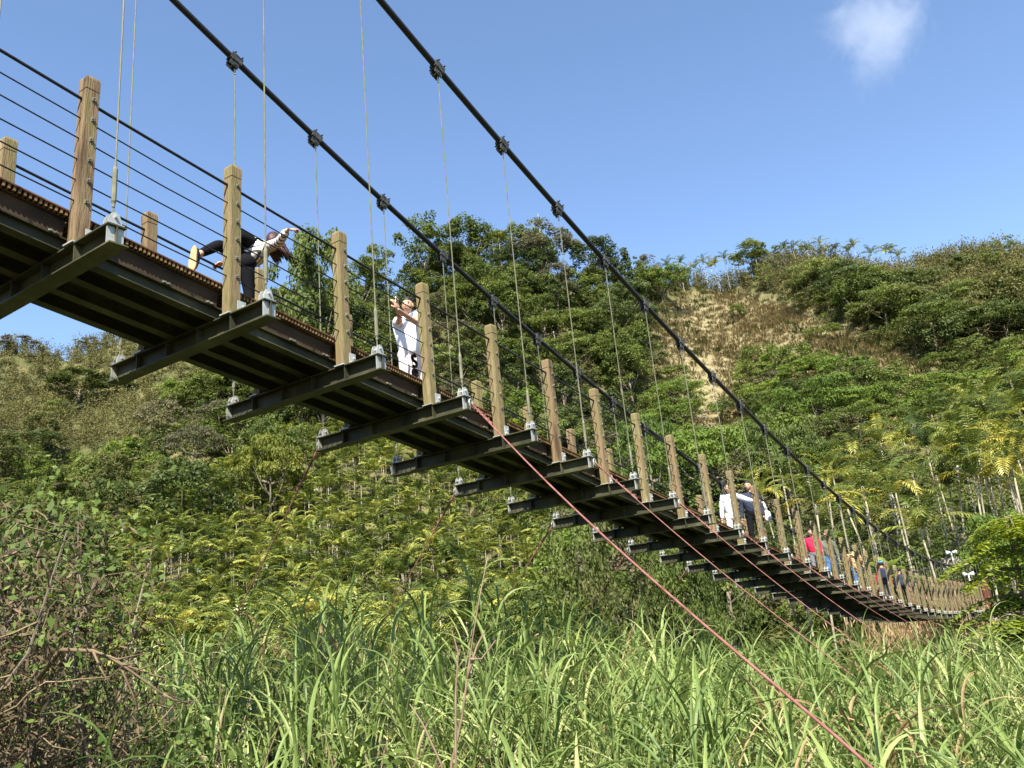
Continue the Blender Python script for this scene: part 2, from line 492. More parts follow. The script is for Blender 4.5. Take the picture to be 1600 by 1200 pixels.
for s, yy in ((0, CN), (1, CFY)):
    pts = np.stack([BX, np.full(NB, yy), CZ], 1)
    # smooth the run of the cable through its clamp points
    xs = np.linspace(BX[0], BX[-1], 160)
    coef = np.polyfit((BX - 28) / 30, CZ, 9)
    zs = np.interp(xs, BX, CZ) * 0.35 + np.polyval(coef, (xs - 28) / 30) * 0.65
    zf = lambda x: float(np.interp(x, xs, zs))
    P = np.stack([xs, np.full(160, yy), zs], 1)
    ext = np.array([[xs[-1] + 6, yy, zs[-1] + 0.9], [xs[-1] + 14, yy, zs[-1] + 2.6]])
    P = np.vstack([P, ext])
    mc = MB().tube(P - BR0, 0.041, 10).build('main_cable', M['cable'], bridge, smooth=True)
    for i in range(NB):
        x = BX[i]
        zc = zf(x)
        dx = (zf(x + .3) - zf(x - .3)) / .6
        a = math.atan(dx)
        ca, sa = math.cos(a), math.sin(a)
        R = np.array([[ca, 0, -sa], [0, 1, 0], [sa, 0, ca]])
        c = MB()
        for sy in (-1, 1):
            c.box((0, sy * 0.030, 0.0), (0.17, 0.05, 0.102), R)
            c.box(R @ np.array([-0.0, sy * 0.036, -0.095]), (0.13, 0.014, 0.10), R)
        for q in (-0.055, 0.055):
            for zz in (0.062, -0.062):
                m0 = R @ np.array([q, 0, zz])
                c.tube([m0 + (0, -0.075, 0), m0 + (0, 0.075, 0)], 0.011, 6)
        m0 = R @ np.array([0, 0, -0.115])
        c.tube([m0 + (0, -0.06, 0), m0 + (0, 0.06, 0)], 0.014, 6)
        co_ = c.build('cable_clamp', M['clamp'], mc, bl(x, yy, zc))
        top = zc - 0.11 / max(ca, .3)
        bot = BZ[i] + 0.07
        if top - bot < 0.05: continue
        h = MB()
        h.tube([(0, 0, 0), (0, 0, top - bot)], 0.0070 if i < 14 else 0.009, 6)
        ho = h.build('hanger', M['rod'], bridge, bl(x, yy, bot))
        if top - bot > 0.8:
            tb = MB().tube([(0, 0, .10), (0, 0, .13), (0, 0, .15), (0, 0, .42), (0, 0, .44), (0, 0, .47)], [.012, .012, .019, .019, .012, .011], 8)
            tb.build('turnbuckle', M['rod'], ho)
            MB().tube([(0, 0, top - bot - 0.10), (0, 0, top - bot)], 0.014, 6).build('rod_ferrule', M['galv'], ho)

# guard wires and handrail cables, both sides
for yy in (PN, PF):
    for q, z in enumerate(WZ):
        thick = q == 5
        P = []
        for i in range(NB):
            P.append((BX[i], yy + random.uniform(-.004, .004), BZ[i] + z))
            if i < NB - 1:
                P.append(((BX[i] + BX[i + 1]) / 2, yy, (BZ[i] + BZ[i + 1]) / 2 + z - random.uniform(0.0, 0.012)))
        MB().tube(np.array(P) - BR0, 0.0135 if thick else 0.0062, 6).build('handrail_cable' if thick else 'guard_wire', M['cable' if thick else 'wire'], bridge, smooth=True)

# stringers on the beams
for yy in (6.035, 6.34, 6.65, 6.96):
    e = MB()
    prof = [(-.05, 0), (.05, 0), (.05, .010), (.005, .010), (.005, .110), (.05, .110), (.05, .120), (-.05, .120), (-.05, .110), (-.005, .110), (-.005, .010), (-.05, .010)]
    n = len(prof)
    v = [(BX[i] - BR0[0], yy + p - BR0[1], BZ[i] + 0.003 + q - BR0[2]) for i in range(NB) for p, q in prof]
    f = [(i * n + j, i * n + (j + 1) % n, (i + 1) * n + (j + 1) % n, (i + 1) * n + j) for i in range(NB - 1) for j in range(n)]
    e.add(v, f)
    e.build('stringer', M['steel'], bridge)

# deck panels (one per bay): thin rusty top and the row of slat ends below
e = MB()
e.box((0.5, 0, -0.006), (0.985, 1.17, 0.012), mi=1)
for q in range(36):
    e.box(((q + 0.5) / 36, 0, -0.031), (0.0125, 1.15 + 0.006 * random.uniform(-1, 1), 0.038), mi=0)
panel_me = e.mesh('deck_panel', [M['slat'], M['rust']])
e = MB()
e.box((0.5, 0, -0.130), (0.96, 0.012, 0.152))
e.box((0.5, -0.010, -0.056), (0.985, 0.032, 0.010))
fas_me = e.mesh('fascia_board', M['fascia'])
e = MB()
e.box((0, 0, 0.008), (0.075, 0.014, 0.016)); e.box((0.02, -0.010, 0.010), (0.016, 0.008, 0.012)); e.box((-0.02, -0.010, 0.010), (0.016, 0.008, 0.012))
clip_me = e.mesh('stringer_clip', M['bolt'])
for i in range(NB - 1):
    L = BX[i + 1] - BX[i]
    dz = BZ[i + 1] - BZ[i]
    an = -math.atan2(dz, L)
    for nm, me, yy in (('deck_panel', panel_me, 6.497), ('fascia_board', fas_me, 5.990), ('fascia_board', fas_me, 7.005)):
        o = link(nm, me, bridge, bl(BX[i], yy, BZ[i] + DK))
        o.rotation_euler = (0, an, 0)
        o.scale = (math.hypot(L, dz), 1 if yy < 7 else -1, 1)
        if yy == 5.990 and i < 16:
            for fr in (0.2, 0.62, 0.93):
                c = link('stringer_clip', clip_me, o, (fr, -0.0085, -0.206))
                c.scale = (1 / math.hypot(L, dz), 1, 1)

# red stay ropes with their wire clips
def stay(i, side, px, py, y_end):
    a = np.array([BX[i], YN - 0.03 if side < 0 else YF + 0.03, BZ[i] - HB / 2])
    bnd = on_y(px, py, y_end)
    d = bnd - a
    tt = np.linspace(0, 1.25, 14)
    P = a + tt[:, None] * d
    P[:, 2] -= 0.10 * np.sin(np.clip(tt, 0, 1) * PI) * np.linalg.norm(d) / 6
    o = MB().tube(P - BR0, 0.0078 if i == 9 else 0.0066, 6).build('stay_rope', M['rope'], bridge, smooth=True)
    c = MB()
    u = unit(d)
    for t in (0.18, 0.30, 0.42, 0.55, 0.68):
        q = a + u * t - BR0
        c.box(q + (0, 0, -0.010), (0.020, 0.022, 0.038))
    P2 = a + u * np.linspace(0.0, 0.8, 6)[:, None] + np.array([0.012, 0, -0.022])
    c.tube(P2 - BR0, 0.009, 5)
    c.build('rope_clip', M['rope'], o)
    e = MB()
    tq = np.linspace(0, 2 * PI, 9)
    e.tube(a - BR0 + np.stack([0.03 * np.cos(tq), 0.0 * tq, 0.045 * np.sin(tq)], 1), 0.008, 5, cap=False)
    e.build('shackle', M['galv'], o)


# list index: beam k of the photo = index k + 5
stay(9, -1, 1365, 1200, 0.95)
stay(11, -1, 1290, 1022, 2.7)
stay(13, -1, 1330, 1000, 3.0)
stay(15, -1, 1400, 1010, 3.0)
stay(17, -1, 1455, 1010, 3.2)
stay(19, -1, 1490, 1012, 3.3)
stay(21, -1, 1520, 1012, 3.4)
stay(23, -1, 1550, 1010, 3.4)
stay(9, 1, 300, 1090, 11.0)
stay(11, 1, 520, 1100, 10.6)
stay(13, 1, 712, 1050, 10.6)
stay(15, 1, 890, 990, 10.4)
stay(17, 1, 1015, 965, 10.4)
# ------------------------------------------------------------------ PEOPLE
M['skin'] = plain('skin', (0.50, 0.29, 0.19), 0.55, 0, 0.08, 30)
M['lip'] = plain('lip', (0.36, 0.13, 0.10), 0.5, 0, 0.05)
M['eye'] = plain('eye_dark', (0.015, 0.012, 0.010), 0.3, 0, 0.05)
M['hair_black'] = surf_mat('black_hair', [(0.3, (0.008, 0.007, 0.006)), (0.7, (0.028, 0.023, 0.02))], 0.5, 0, 30, (1, 1, .2), 0.4)
M['hair_brown'] = surf_mat('brown_hair', [(0.3, (0.022, 0.010, 0.009)), (0.7, (0.075, 0.035, 0.030))], 0.45, 0, 40, (1, 1, .15), 0.4)
M['tee_white'] = plain('white_cotton', (0.80, 0.80, 0.82), 0.85, 0, 0.04)
M['trouser_pink'] = plain('pale_pink_cloth', (0.70, 0.62, 0.60), 0.85, 0, 0.05)
M['black_cloth'] = plain('black_cloth', (0.006, 0.006, 0.008), 0.9, 0, 0.2, spec=0.1)
M['navy_cloth'] = plain('navy_cloth', (0.020, 0.028, 0.055), 0.8, 0, 0.2)
M['red_cloth'] = plain('red_cloth', (0.52, 0.018, 0.030), 0.75, 0, 0.12)
M['crimson_cloth'] = plain('crimson_cloth', (0.46, 0.012, 0.055), 0.75, 0, 0.12)
M['green_cloth'] = plain('grey_green_cloth', (0.11, 0.125, 0.085), 0.85, 0, 0.15)
M['grey_cloth'] = plain('grey_cloth', (0.13, 0.13, 0.14), 0.85, 0, 0.2)
M['denim'] = plain('denim', (0.055, 0.12, 0.26), 0.85, 0, 0.2)
M['shirt_blue'] = plain('pale_blue_cloth', (0.66, 0.68, 0.80), 0.85, 0, 0.06)
M['cap_blue'] = plain('sky_blue_cap', (0.05, 0.30, 0.62), 0.7, 0, 0.1)
M['sole'] = plain('tan_rubber', (0.60, 0.44, 0.24), 0.8, 0, 0.12)
M['shoe_dark'] = plain('dark_shoe', (0.035, 0.033, 0.035), 0.6, 0, 0.2)
M['phone'] = plain('silver_phone', (0.62, 0.64, 0.68), 0.35, 0.3, 0.05)
M['pink_cloth'] = plain('pink_cloth', (0.62, 0.20, 0.22), 0.8, 0, 0.1)


def stripe_mat(name, a, b_, freq, plaid=False):
    m, t, out = new_mat(name)
    p = N(t, 'ShaderNodeBsdfPrincipled'); p.inputs['Roughness'].default_value = 0.85
    tc = N(t, 'ShaderNodeTexCoord')
    def wave(d):
        w = N(t, 'ShaderNodeTexWave', wave_type='BANDS', bands_direction=d)
        w.inputs['Scale'].default_value = freq
        w.inputs['Distortion'].default_value = 1.0 if not plaid else 0.3
        w.inputs['Detail Scale'].default_value = 0.6
        t.links.new(tc.outputs['Object'], w.inputs[0])
        r = ramp(t, [(0.28, (0, 0, 0)), (0.42, (1, 1, 1))]); t.links.new(w.outputs[0], r.inputs[0])
        return r
    r1 = wave('Z' if plaid else 'DIAGONAL')
    mx = N(t, 'ShaderNodeMixRGB'); mx.inputs[1].default_value = (*b_, 1); mx.inputs[2].default_value = (*a, 1)
    if plaid:
        r2 = wave('X')
        mn = N(t, 'ShaderNodeMath', operation='MULTIPLY')
        t.links.new(r1.outputs[0], mn.inputs[0]); t.links.new(r2.outputs[0], mn.inputs[1])
        t.links.new(mn.outputs[0], mx.inputs[0])
    else:
        t.links.new(r1.outputs[0], mx.inputs[0])
    t.links.new(mx.outputs[0], p.inputs[0]); t.links.new(p.outputs[0], out.inputs[0])
    return m


M['striped'] = stripe_mat('striped_knit', (0.78, 0.75, 0.70), (0.07, 0.06, 0.06), 11.0)
M['plaid'] = stripe_mat('tan_plaid', (0.62, 0.42, 0.17), (0.06, 0.025, 0.02), 6.5, True)


def skin_form(nodes, edges, sub=2):
    """nodes {name: (pos, radius)}; root = first; returns a MB-like (verts, faces) of one continuous skinned surface"""
    names = list(nodes)
    me = bpy.data.meshes.new('tmp')
    me.from_pydata([tuple(nodes[k][0]) for k in names], [(names.index(a), names.index(c)) for a, c in edges], [])
    o = bpy.data.objects.new('tmp', me)
    COL.objects.link(o)
    o.modifiers.new('skin', 'SKIN').use_smooth_shade = True
    sv = me.skin_vertices[0].data
    for i, k in enumerate(names):
        r = nodes[k][1]
        sv[i].radius = (r, r) if np.isscalar(r) else r
        sv[i].use_root = (i == 0)
    s = o.modifiers.new('sub', 'SUBSURF'); s.levels = s.render_levels = sub
    dg = bpy.context.evaluated_depsgraph_get(); dg.update()
    ev = o.evaluated_get(dg).to_mesh()
    V = np.array([v.co[:] for v in ev.vertices])
    F = [tuple(p.vertices) for p in ev.polygons]
    o.evaluated_get(dg).to_mesh_clear()
    bpy.data.objects.remove(o); bpy.data.meshes.remove(me)
    return V, F


def lim(p, q, L1, L2, bend):
    """middle joint of a two-bone limb from p to q; bend = preferred direction of the joint"""
    d = q - p
    D = np.linalg.norm(d)
    u = d / (D + 1e-9)
    D2 = min(D, (L1 + L2) * 0.995)
    a = (L1 * L1 - L2 * L2 + D2 * D2) / (2 * D2)
    h = math.sqrt(max(0.0, L1 * L1 - a * a))
    bnd = bend - u * (bend @ u)
    bnd = bnd / (np.linalg.norm(bnd) + 1e-9)
    return p + u * a * (D / D2) + bnd * h


def frame(f, up):
    f = unit(np.asarray(f, float)); up = np.asarray(up, float)
    s = unit(np.cross(f, up)); u = np.cross(s, f)
    return np.stack([s, f, u], 1)          # columns: side(right), forward, up


def add_hand(b, wr, d, nrm, side, sc, curl):
    """palm, four unequal bent fingers and a thumb. d: finger direction, nrm: the way the palm faces"""
    d = unit(np.asarray(d, float)); nrm = unit(nrm - d * (np.asarray(nrm) @ d)); s = np.cross(d, nrm) * side
    R = np.stack([s, d, nrm], 1)
    b.sphere(wr + d * 0.045 * sc, np.array([0.040, 0.054, 0.017]) * sc, R, 10, 7)
    for q, (off, L) in enumerate(((-0.028, .062), (-0.010, .072), (0.009, .068), (0.027, .052))):
        p = wr + (d * 0.085 + s * off) * sc
        P = [p - d * .02 * sc]
        ang = 0.0
        for seg in (0.42, 0.33, 0.25):
            P.append(P[-1] + (d * math.cos(ang) + nrm * math.sin(ang)) * (L * seg + (.02 if seg == .42 else 0)) * sc)
            ang += curl * (1.0 + 0.08 * q)
        b.tube(P, np.array([.0098, .0092, .0082, .0066]) * sc, 6)
    p = wr + (d * 0.028 - s * 0.034) * sc
    t1 = unit(d * 0.75 - s * 0.75 + nrm * 0.25); t2 = unit(d * 0.9 - s * 0.2 + nrm * (0.3 + 0.5 * curl))
    b.tube([p - t1 * .015 * sc, p + t1 * .026 * sc, p + (t1 * .026 + t2 * .034) * sc], np.array([.0125, .011, .0085]) * sc, 6)


def add_head(b, c, R, sc):
    """skull, jaw, brow, nose, mouth, ears; c = centre of the head"""
    def sh(v):
        v = v.copy()
        x, y, z = v[:, 0], v[:, 1], v[:, 2]
        low = np.clip(-z, 0, 1)
        v[:, 0] *= 1 - 0.34 * low ** 1.5
        v[:, 1] = np.where(y > 0, y * (1 - 0.08 * low), y * (1 - 0.42 * low)) + 0.10 * low
        nose = np.exp(-((x / 0.17) ** 2 + ((z + 0.16) / 0.22) ** 2)) * (y > 0.3)
        v[:, 1] += 0.26 * nose
        sock = np.exp(-(((np.abs(x) - 0.42) / 0.2) ** 2 + ((z - 0.06) / 0.13) ** 2)) * (y > 0.3)
        v[:, 1] -= 0.09 * sock
        brow = np.exp(-((x / 0.6) ** 2 + ((z - 0.25) / 0.10) ** 2)) * (y > 0.3)
        v[:, 1] += 0.05 * brow
        chin = np.exp(-((x / 0.3) ** 2 + ((z + 0.82) / 0.2) ** 2)) * (y > 0.1)
        v[:, 1] += 0.10 * chin
        return v
    b.sphere(c, np.array([0.074, 0.094, 0.115]) * sc, R, 28, 22, 0, sh)
    for s in (-1, 1):
        b.sphere(c + R @ (np.array([s * 0.031, 0.079, 0.007]) * sc), np.array([0.0135, 0.006, 0.0052]) * sc, R, 8, 6, 1)
        b.sphere(c + R @ (np.array([s * 0.033, 0.083, 0.027]) * sc), np.array([0.018, 0.006, 0.0035]) * sc, R, 8, 6, 1)
        b.sphere(c + R @ (np.array([s * 0.074, -0.004, -0.002]) * sc), np.array([0.010, 0.019, 0.031]) * sc, R, 8, 6, 0)
    b.sphere(c + R @ (np.array([0, 0.083, -0.060]) * sc), np.array([0.023, 0.008, 0.0062]) * sc, R, 10, 6, 2)


def add_hair(b, c, R, sc, long=0.0, lift=1.0):
    def sh(v):
        v = v.copy()
        face = (v[:, 1] > 0.10) & (v[:, 2] < 0.42)
        nape = (v[:, 2] < (-0.35 if not np.any(long) else -2))
        k = np.where(face | nape, 0.80, 1.08)
        k = k + 0.035 * np.sin(v[:, 0] * 23 + v[:, 2] * 9) * (k > 1)
        return v * k[:, None]
    b.sphere(c + R @ np.array([0, -0.006, 0.010]) * sc, np.array([0.078, 0.098, 0.116]) * sc, R, 28, 20, 0, sh)


def make_shoe(parent, ank, fwd, up, sc, org, um, sm):
    R = frame(fwd, up)
    b = MB()
    def sh(v):
        v = v.copy()
        v[:, 2] = np.where(v[:, 2] < 0, v[:, 2] * 0.25, v[:, 2])
        v[:, 2] *= np.clip(1.0 - 0.55 * np.clip(v[:, 1], -0.2, 1), 0.4, 1.15)
        v[:, 0] *= 1 + 0.10 * v[:, 1]
        return v
    c = ank + R @ (np.array([0, 0.055, -0.062]) * sc)
    b.sphere(c - org, np.array([0.046, 0.132, 0.085]) * sc, R, 16, 10, 0, sh)
    o = b.build('shoe', um, parent, smooth=True)
    e = MB()
    n = 20
    th = np.arange(n) * 2 * PI / n
    px = 0.044 * np.cos(th) * (1 + 0.16 * np.sin(th) - 0.20 * np.exp(-((np.sin(th) + .15) / .35) ** 2)) * sc
    py = 0.140 * np.sin(th) * sc
    lo = np.stack([px, py, np.full(n, -0.046 * sc)], 1); hi = np.stack([px * 0.96, py * 0.98, np.full(n, -0.012 * sc)], 1)
    v = np.vstack([lo, hi]) @ R.T + c - org
    e.add(v, [(i, (i + 1) % n, n + (i + 1) % n, n + i) for i in range(n)] + [tuple(range(n - 1, -1, -1)), tuple(range(n, 2 * n))])
    e.build('sole', sm, o)
    return o


def person(label, org, J, H, hair, hair_len, top, sleeve, trousers, shoe, sole, face, face_up=(0, 0, 1), group=None, hand_d=None, hand_n=None, curl=(0.5, 0.5), bottom='long', hem=0.0, cap=None, collar=None):
    """J holds world joints: pel, chest, neck, head, shL, shR, elL, elR, wrL, wrR, hipL, hipR, knL, knR, anL, anR"""
    sc = H / 1.72
    J = {k: np.asarray(v, float) - (0 if k[:2] in ('to', 'up') else org) for k, v in J.items()}
    mid = (J['pel'] + J['chest']) / 2
    nd = {'pel': (J['pel'], .105 * sc), 'mid': (mid, .094 * sc), 'chest': (J['chest'], .115 * sc), 'neck': (J['neck'], .052 * sc), 'head': (J['head'], .06 * sc)}
    ed = [('pel', 'mid'), ('mid', 'chest'), ('chest', 'neck'), ('neck', 'head')]
    for s in 'LR':
        nd['sh' + s] = (J['sh' + s], .058 * sc); nd['el' + s] = (J['el' + s], .041 * sc); nd['wr' + s] = (J['wr' + s], .027 * sc)
        nd['hip' + s] = (J['hip' + s], .092 * sc); nd['kn' + s] = (J['kn' + s], .055 * sc); nd['an' + s] = (J['an' + s], .036 * sc)
        nd['clf' + s] = (J['kn' + s] * .68 + J['an' + s] * .32, .052 * sc); nd['fo' + s] = (J['an' + s] + J['toe' + s] * .05 * sc - J['up' + s] * .03 * sc, .03 * sc)
        ed += [('chest', 'sh' + s), ('sh' + s, 'el' + s), ('el' + s, 'wr' + s), ('pel', 'hip' + s), ('hip' + s, 'kn' + s), ('kn' + s, 'clf' + s), ('clf' + s, 'an' + s), ('an' + s, 'fo' + s)]
    V, F = skin_form(nd, ed)
    b = MB(); b.add(V, F)
    R = frame(face, face_up)
    add_head(b, J['head'], R, sc)
    for i, s in enumerate('LR'):
        d = unit(J['wr' + s] - J['el' + s]) if hand_d is None or hand_d[i] is None else hand_d[i]
        nn = np.array([0.3, -1, 0.2]) if hand_n is None or hand_n[i] is None else hand_n[i]
        add_hand(b, J['wr' + s], d, np.asarray(nn, float), 1 if s == 'R' else -1, sc, curl[i])
    root = empty('person', org, label, 'person', group)
    b.build('body', [M['skin'], M['eye'], M['lip']], root, smooth=True)
    if hair is not None:
        h = MB(); add_hair(h, J['head'], R, sc, hair_len)
        if np.any(hair_len):
            dn = hair_len if not np.isscalar(hair_len) else np.array([0, 0, -hair_len])
            rr = np.random.default_rng(3)
            for q in range(60):
                th = rr.uniform(0.15, 0.85) * 2 * PI - PI / 2 - PI
                a = J['head'] + R @ (np.array([0.072 * math.cos(th), -0.088 * abs(math.sin(th)) * 0.9, rr.uniform(-.03, .05)]) * sc)
                jt = rr.normal(0, .02, 3)
                ln = rr.uniform(0.75, 1.1)
                h.tube([a, a + dn * 0.5 * ln + jt * .5 + unit(a - J['head']) * .012, a + dn * ln + jt], [.018, .015, .003], 5)
        h.build('hair', hair, root, smooth=True)
    if cap is not None:
        h = MB()
        h.sphere(J['head'] + R @ (np.array([0, -0.004, 0.035]) * sc), np.array([0.084, 0.104, 0.094]) * sc, R, 20, 12, 0, lambda v: np.where(v[:, 2:3] < 0, v * np.array([1, 1, .15]), v))
        h.sphere(J['head'] + R @ (np.array([0, 0.115, 0.030]) * sc), np.array([0.065, 0.065, 0.010]) * sc, R, 14, 6)
        h.build('cap', cap, root, smooth=True)
    # shirt or jacket
    g = 1.2 if sleeve == 'short' else 1.0
    nd2 = {'pel': (J['pel'] + (J['pel'] - J['chest']) * (0.10 + hem), .165 * sc * g), 'mid': (mid, .150 * sc * g), 'chest': (J['chest'], .152 * sc * g), 'col': (J['neck'] * .72 + J['chest'] * .28, .075 * sc)}
    ed2 = [('pel', 'mid'), ('mid', 'chest'), ('chest', 'col')]
    for s in 'LR':
        nd2['sh' + s] = (J['sh' + s], .078 * sc)
        ed2.append(('chest', 'sh' + s))
        if sleeve == 'short':
            nd2['sl' + s] = (J['sh' + s] * .38 + J['el' + s] * .62, .068 * sc); ed2.append(('sh' + s, 'sl' + s))
        else:
            nd2['el' + s] = (J['el' + s], .060 * sc); nd2['cu' + s] = (J['el' + s] * .14 + J['wr' + s] * .86, .046 * sc)
            ed2 += [('sh' + s, 'el' + s), ('el' + s, 'cu' + s)]
    V, F = skin_form(nd2, ed2)
    sh_ = MB().add(V, F).build('shirt' if sleeve == 'short' else 'jacket', top, root, smooth=True)
    # trousers
    nd3 = {'w': (J['pel'] + (J['chest'] - J['pel']) * .34, .122 * sc), 'pel': (J['pel'], .136 * sc)}
    ed3 = [('w', 'pel')]
    lw = 1.28 if bottom == 'loose' else 1.06
    for s in 'LR':
        nd3['hip' + s] = (J['hip' + s], .104 * sc * (1 + (lw - 1) * .5)); nd3['kn' + s] = (J['kn' + s], .064 * sc * lw)
        nd3['cl' + s] = (J['kn' + s] * .66 + J['an' + s] * .34, .061 * sc * lw); nd3['cu' + s] = (J['kn' + s] * .10 + J['an' + s] * .90, .046 * sc * lw)
        ed3 += [('pel', 'hip' + s), ('hip' + s, 'kn' + s), ('kn' + s, 'cl' + s), ('cl' + s, 'cu' + s)]
    V, F = skin_form(nd3, ed3)
    tm_ = MB().add(V, F)
    Rp = frame(unit(np.cross(J['hipL'] - J['hipR'], J['chest'] - J['pel'])), J['chest'] - J['pel'])
    tm_.sphere(J['pel'], np.array([.158, .128, .145]) * sc, Rp, 18, 12)
    for s in 'LR': tm_.sphere(J['hip' + s], np.array([.108, .108, .108]) * sc, None, 14, 10)
    tr = tm_.build('trousers', trousers, root, smooth=True)
    for s in 'LR':
        toe = J.get('toe' + s)
        f = toe if toe is not None else np.array([face[0], face[1], 0.0])
        up = J.get('up' + s, unit(J['kn' + s] - J['an' + s]))
        make_shoe(root, J['an' + s] + org, f, up, sc, org, shoe, sole)
    return root


def standing(x, y, H, yaw, lean=0.0, handL=None, handR=None, step=0.12, z0=None):
    """joints of a person standing on the deck at x, y facing yaw"""
    z = deck_z(x) if z0 is None else z0
    f = np.array([math.cos(yaw), math.sin(yaw), 0]); rt = np.array([f[1], -f[0], 0]); up = np.array([0, 0, 1.0])
    o = np.array([x, y, z]); k = H / 1.72
    J = {}
    J['pel'] = o + up * .95 * k
    J['chest'] = o + up * 1.28 * k + f * lean * .5
    J['neck'] = o + up * 1.47 * k + f * (lean - .01)
    J['head'] = o + up * 1.605 * k + f * (lean + .035)
    for s, q in (('L', -1), ('R', 1)):
        J['sh' + s] = o + up * 1.40 * k + rt * q * .175 * k + f * lean * .8
        J['hip' + s] = o + up * .90 * k + rt * q * .085 * k
        J['an' + s] = o + up * .085 * k + rt * q * .10 * k + f * (step if q > 0 else -step)
        J['kn' + s] = (J['hip' + s] + J['an' + s]) / 2 + f * .035
        J['toe' + s] = f
        J['up' + s] = up
        tgt = handL if q < 0 else handR
        w = np.asarray(tgt, float) if tgt is not None else o + up * .80 * k + rt * q * .26 * k + f * .08
        J['wr' + s] = w
        J['el' + s] = lim(J['sh' + s], w, .29 * k, .26 * k, -up * .8 - f * .5 + rt * q * .4)
    return J, o


def head_x(px, py, y):
    return on_y(px, py, y)[0]


# --- woman balancing on one leg, leaning out between the handrails
def wj(px, py, y): return on_y(px, py, y)


Jw = {}
Jw['pel'] = wj(385, 405, 6.60)
Jw['chest'] = wj(403, 391, 6.46)
Jw['neck'] = wj(418, 385, 6.38)
Jw['head'] = wj(428, 379, 6.30)
Jw['shL'] = wj(406, 382, 6.58)
Jw['shR'] = wj(417, 388, 6.36)
Jw['wrR'] = wj(450, 358, 5.88)
Jw['elR'] = lim(Jw['shR'], Jw['wrR'], .27, .235, np.array([0.3, 0, -1.0]))
Jw['wrL'] = wj(349, 411, 7.09)
Jw['elL'] = lim(Jw['shL'], Jw['wrL'], .35, .33, np.array([-.3, 0, 1.0]))
Jw['hipL'] = wj(379, 403, 6.60)
Jw['anL'] = wj(309, 398, 6.40)
Jw['knL'] = lim(Jw['hipL'], Jw['anL'], .40, .39, np.array([0.2, 0, 1.0]))
Jw['hipR'] = wj(384, 412, 6.48)
xw = float(Jw['hipR'][0]) + 0.02
Jw['anR'] = np.array([xw, 6.47, deck_z(xw) + .08])
Jw['knR'] = (Jw['hipR'] + Jw['anR']) / 2 + np.array([.03, 0, 0])
Jw['toeR'] = np.array([.6, -.8, 0]); Jw['upR'] = np.array([0, 0, 1.0])
Jw['toeL'] = unit(np.array([0.10, 0.35, -1.0])); Jw['upL'] = unit(np.array([.95, 0.6, 0.25]))
person('person in a striped top and black trousers leaning forward on one leg, gripping the handrail', np.array([xw, 6.47, deck_z(xw)]), Jw, 1.55,
       M['hair_brown'], np.array([.12, -.03, -.20]), M['striped'], 'long', M['black_cloth'], M['shoe_dark'], M['sole'],
       unit(np.array([0.88, 0.38, -0.20])), (0.25, 0.1, 0.95), hand_d=(np.array([-.5, .7, -.3]), np.array([.80, -.12, .22])), hand_n=(np.array([-.2, 0, -1.0]), np.array([-.1, 0.5, -1.0])), curl=(0.9, 1.0))
# small dark bag slung on the back of that person
bc = wj(383, 376, 6.50)
bb = MB(); bb.sphere((0, 0, 0), (0.17, 0.09, 0.09), frame(Jw['chest'] - Jw['pel'], (0, 0, 1)), 16, 10, 0, lambda v: np.sign(v) * np.abs(v) ** 0.75)
bag = bb.build('backpack', M['black_cloth'], None, bc, smooth=True)
tag(bag, 'black bag slung across the back of the leaning person in striped top', 'bag')
st = MB()
d0 = Jw['shR'] - bc; d1 = Jw['chest'] - bc
st.tube([(0.05, 0, .02), d0 * .6 + np.array([0, 0, .08]), d0 * 1.05 + np.array([0.02, 0, .05]), d1 + np.array([0, -.12, -.1])], 0.013, 6)
st.build('strap', M['black_cloth'], bag, smooth=True)

# --- man taking a picture
pm = wj(640, 470, 6.85)
xm = float(pm[0]) - 0.03
f_m = math.atan2(0.10, -1.0)                 # looks back along the bridge, to the left of the photo
ph = wj(618, 474, 6.50)
Jm, om = standing(xm, 6.85, 1.70, math.radians(228), 0.0, handL=wj(620, 483, 6.42), handR=wj(622, 484, 6.62), step=.10)
hm = wj(637, 478, 6.80)
Jm['head'] = hm
Jm['neck'] = np.array([hm[0] + .03, 6.84, hm[2] - .135])
for s, q in (('L', -1), ('R', 1)):
    Jm['el' + s] = lim(Jm['sh' + s], Jm['wr' + s], .29, .25, np.array([0.1, -0.3, -1.0]))
Jm['shL'] = wj(655, 488, 6.66)
Jm['elL'] = wj(650, 504, 6.58)
mface = unit(np.array([-0.93, -0.42, 0.0]))
person('person in white T-shirt and pale pink trousers holding up a phone to take a picture', om, Jm, 1.70, M['hair_black'], 0.0,
       M['tee_white'], 'short', M['trouser_pink'], M['shoe_dark'], M['sole'], mface, bottom='loose', hem=0.30,
       hand_d=(np.array([-.5, 0, .85]), np.array([-.4, -.1, .9])), hand_n=(np.array([-0.3, .8, 0.2]), np.array([-.2, -.9, 0.1])), curl=(0.6, 0.6))
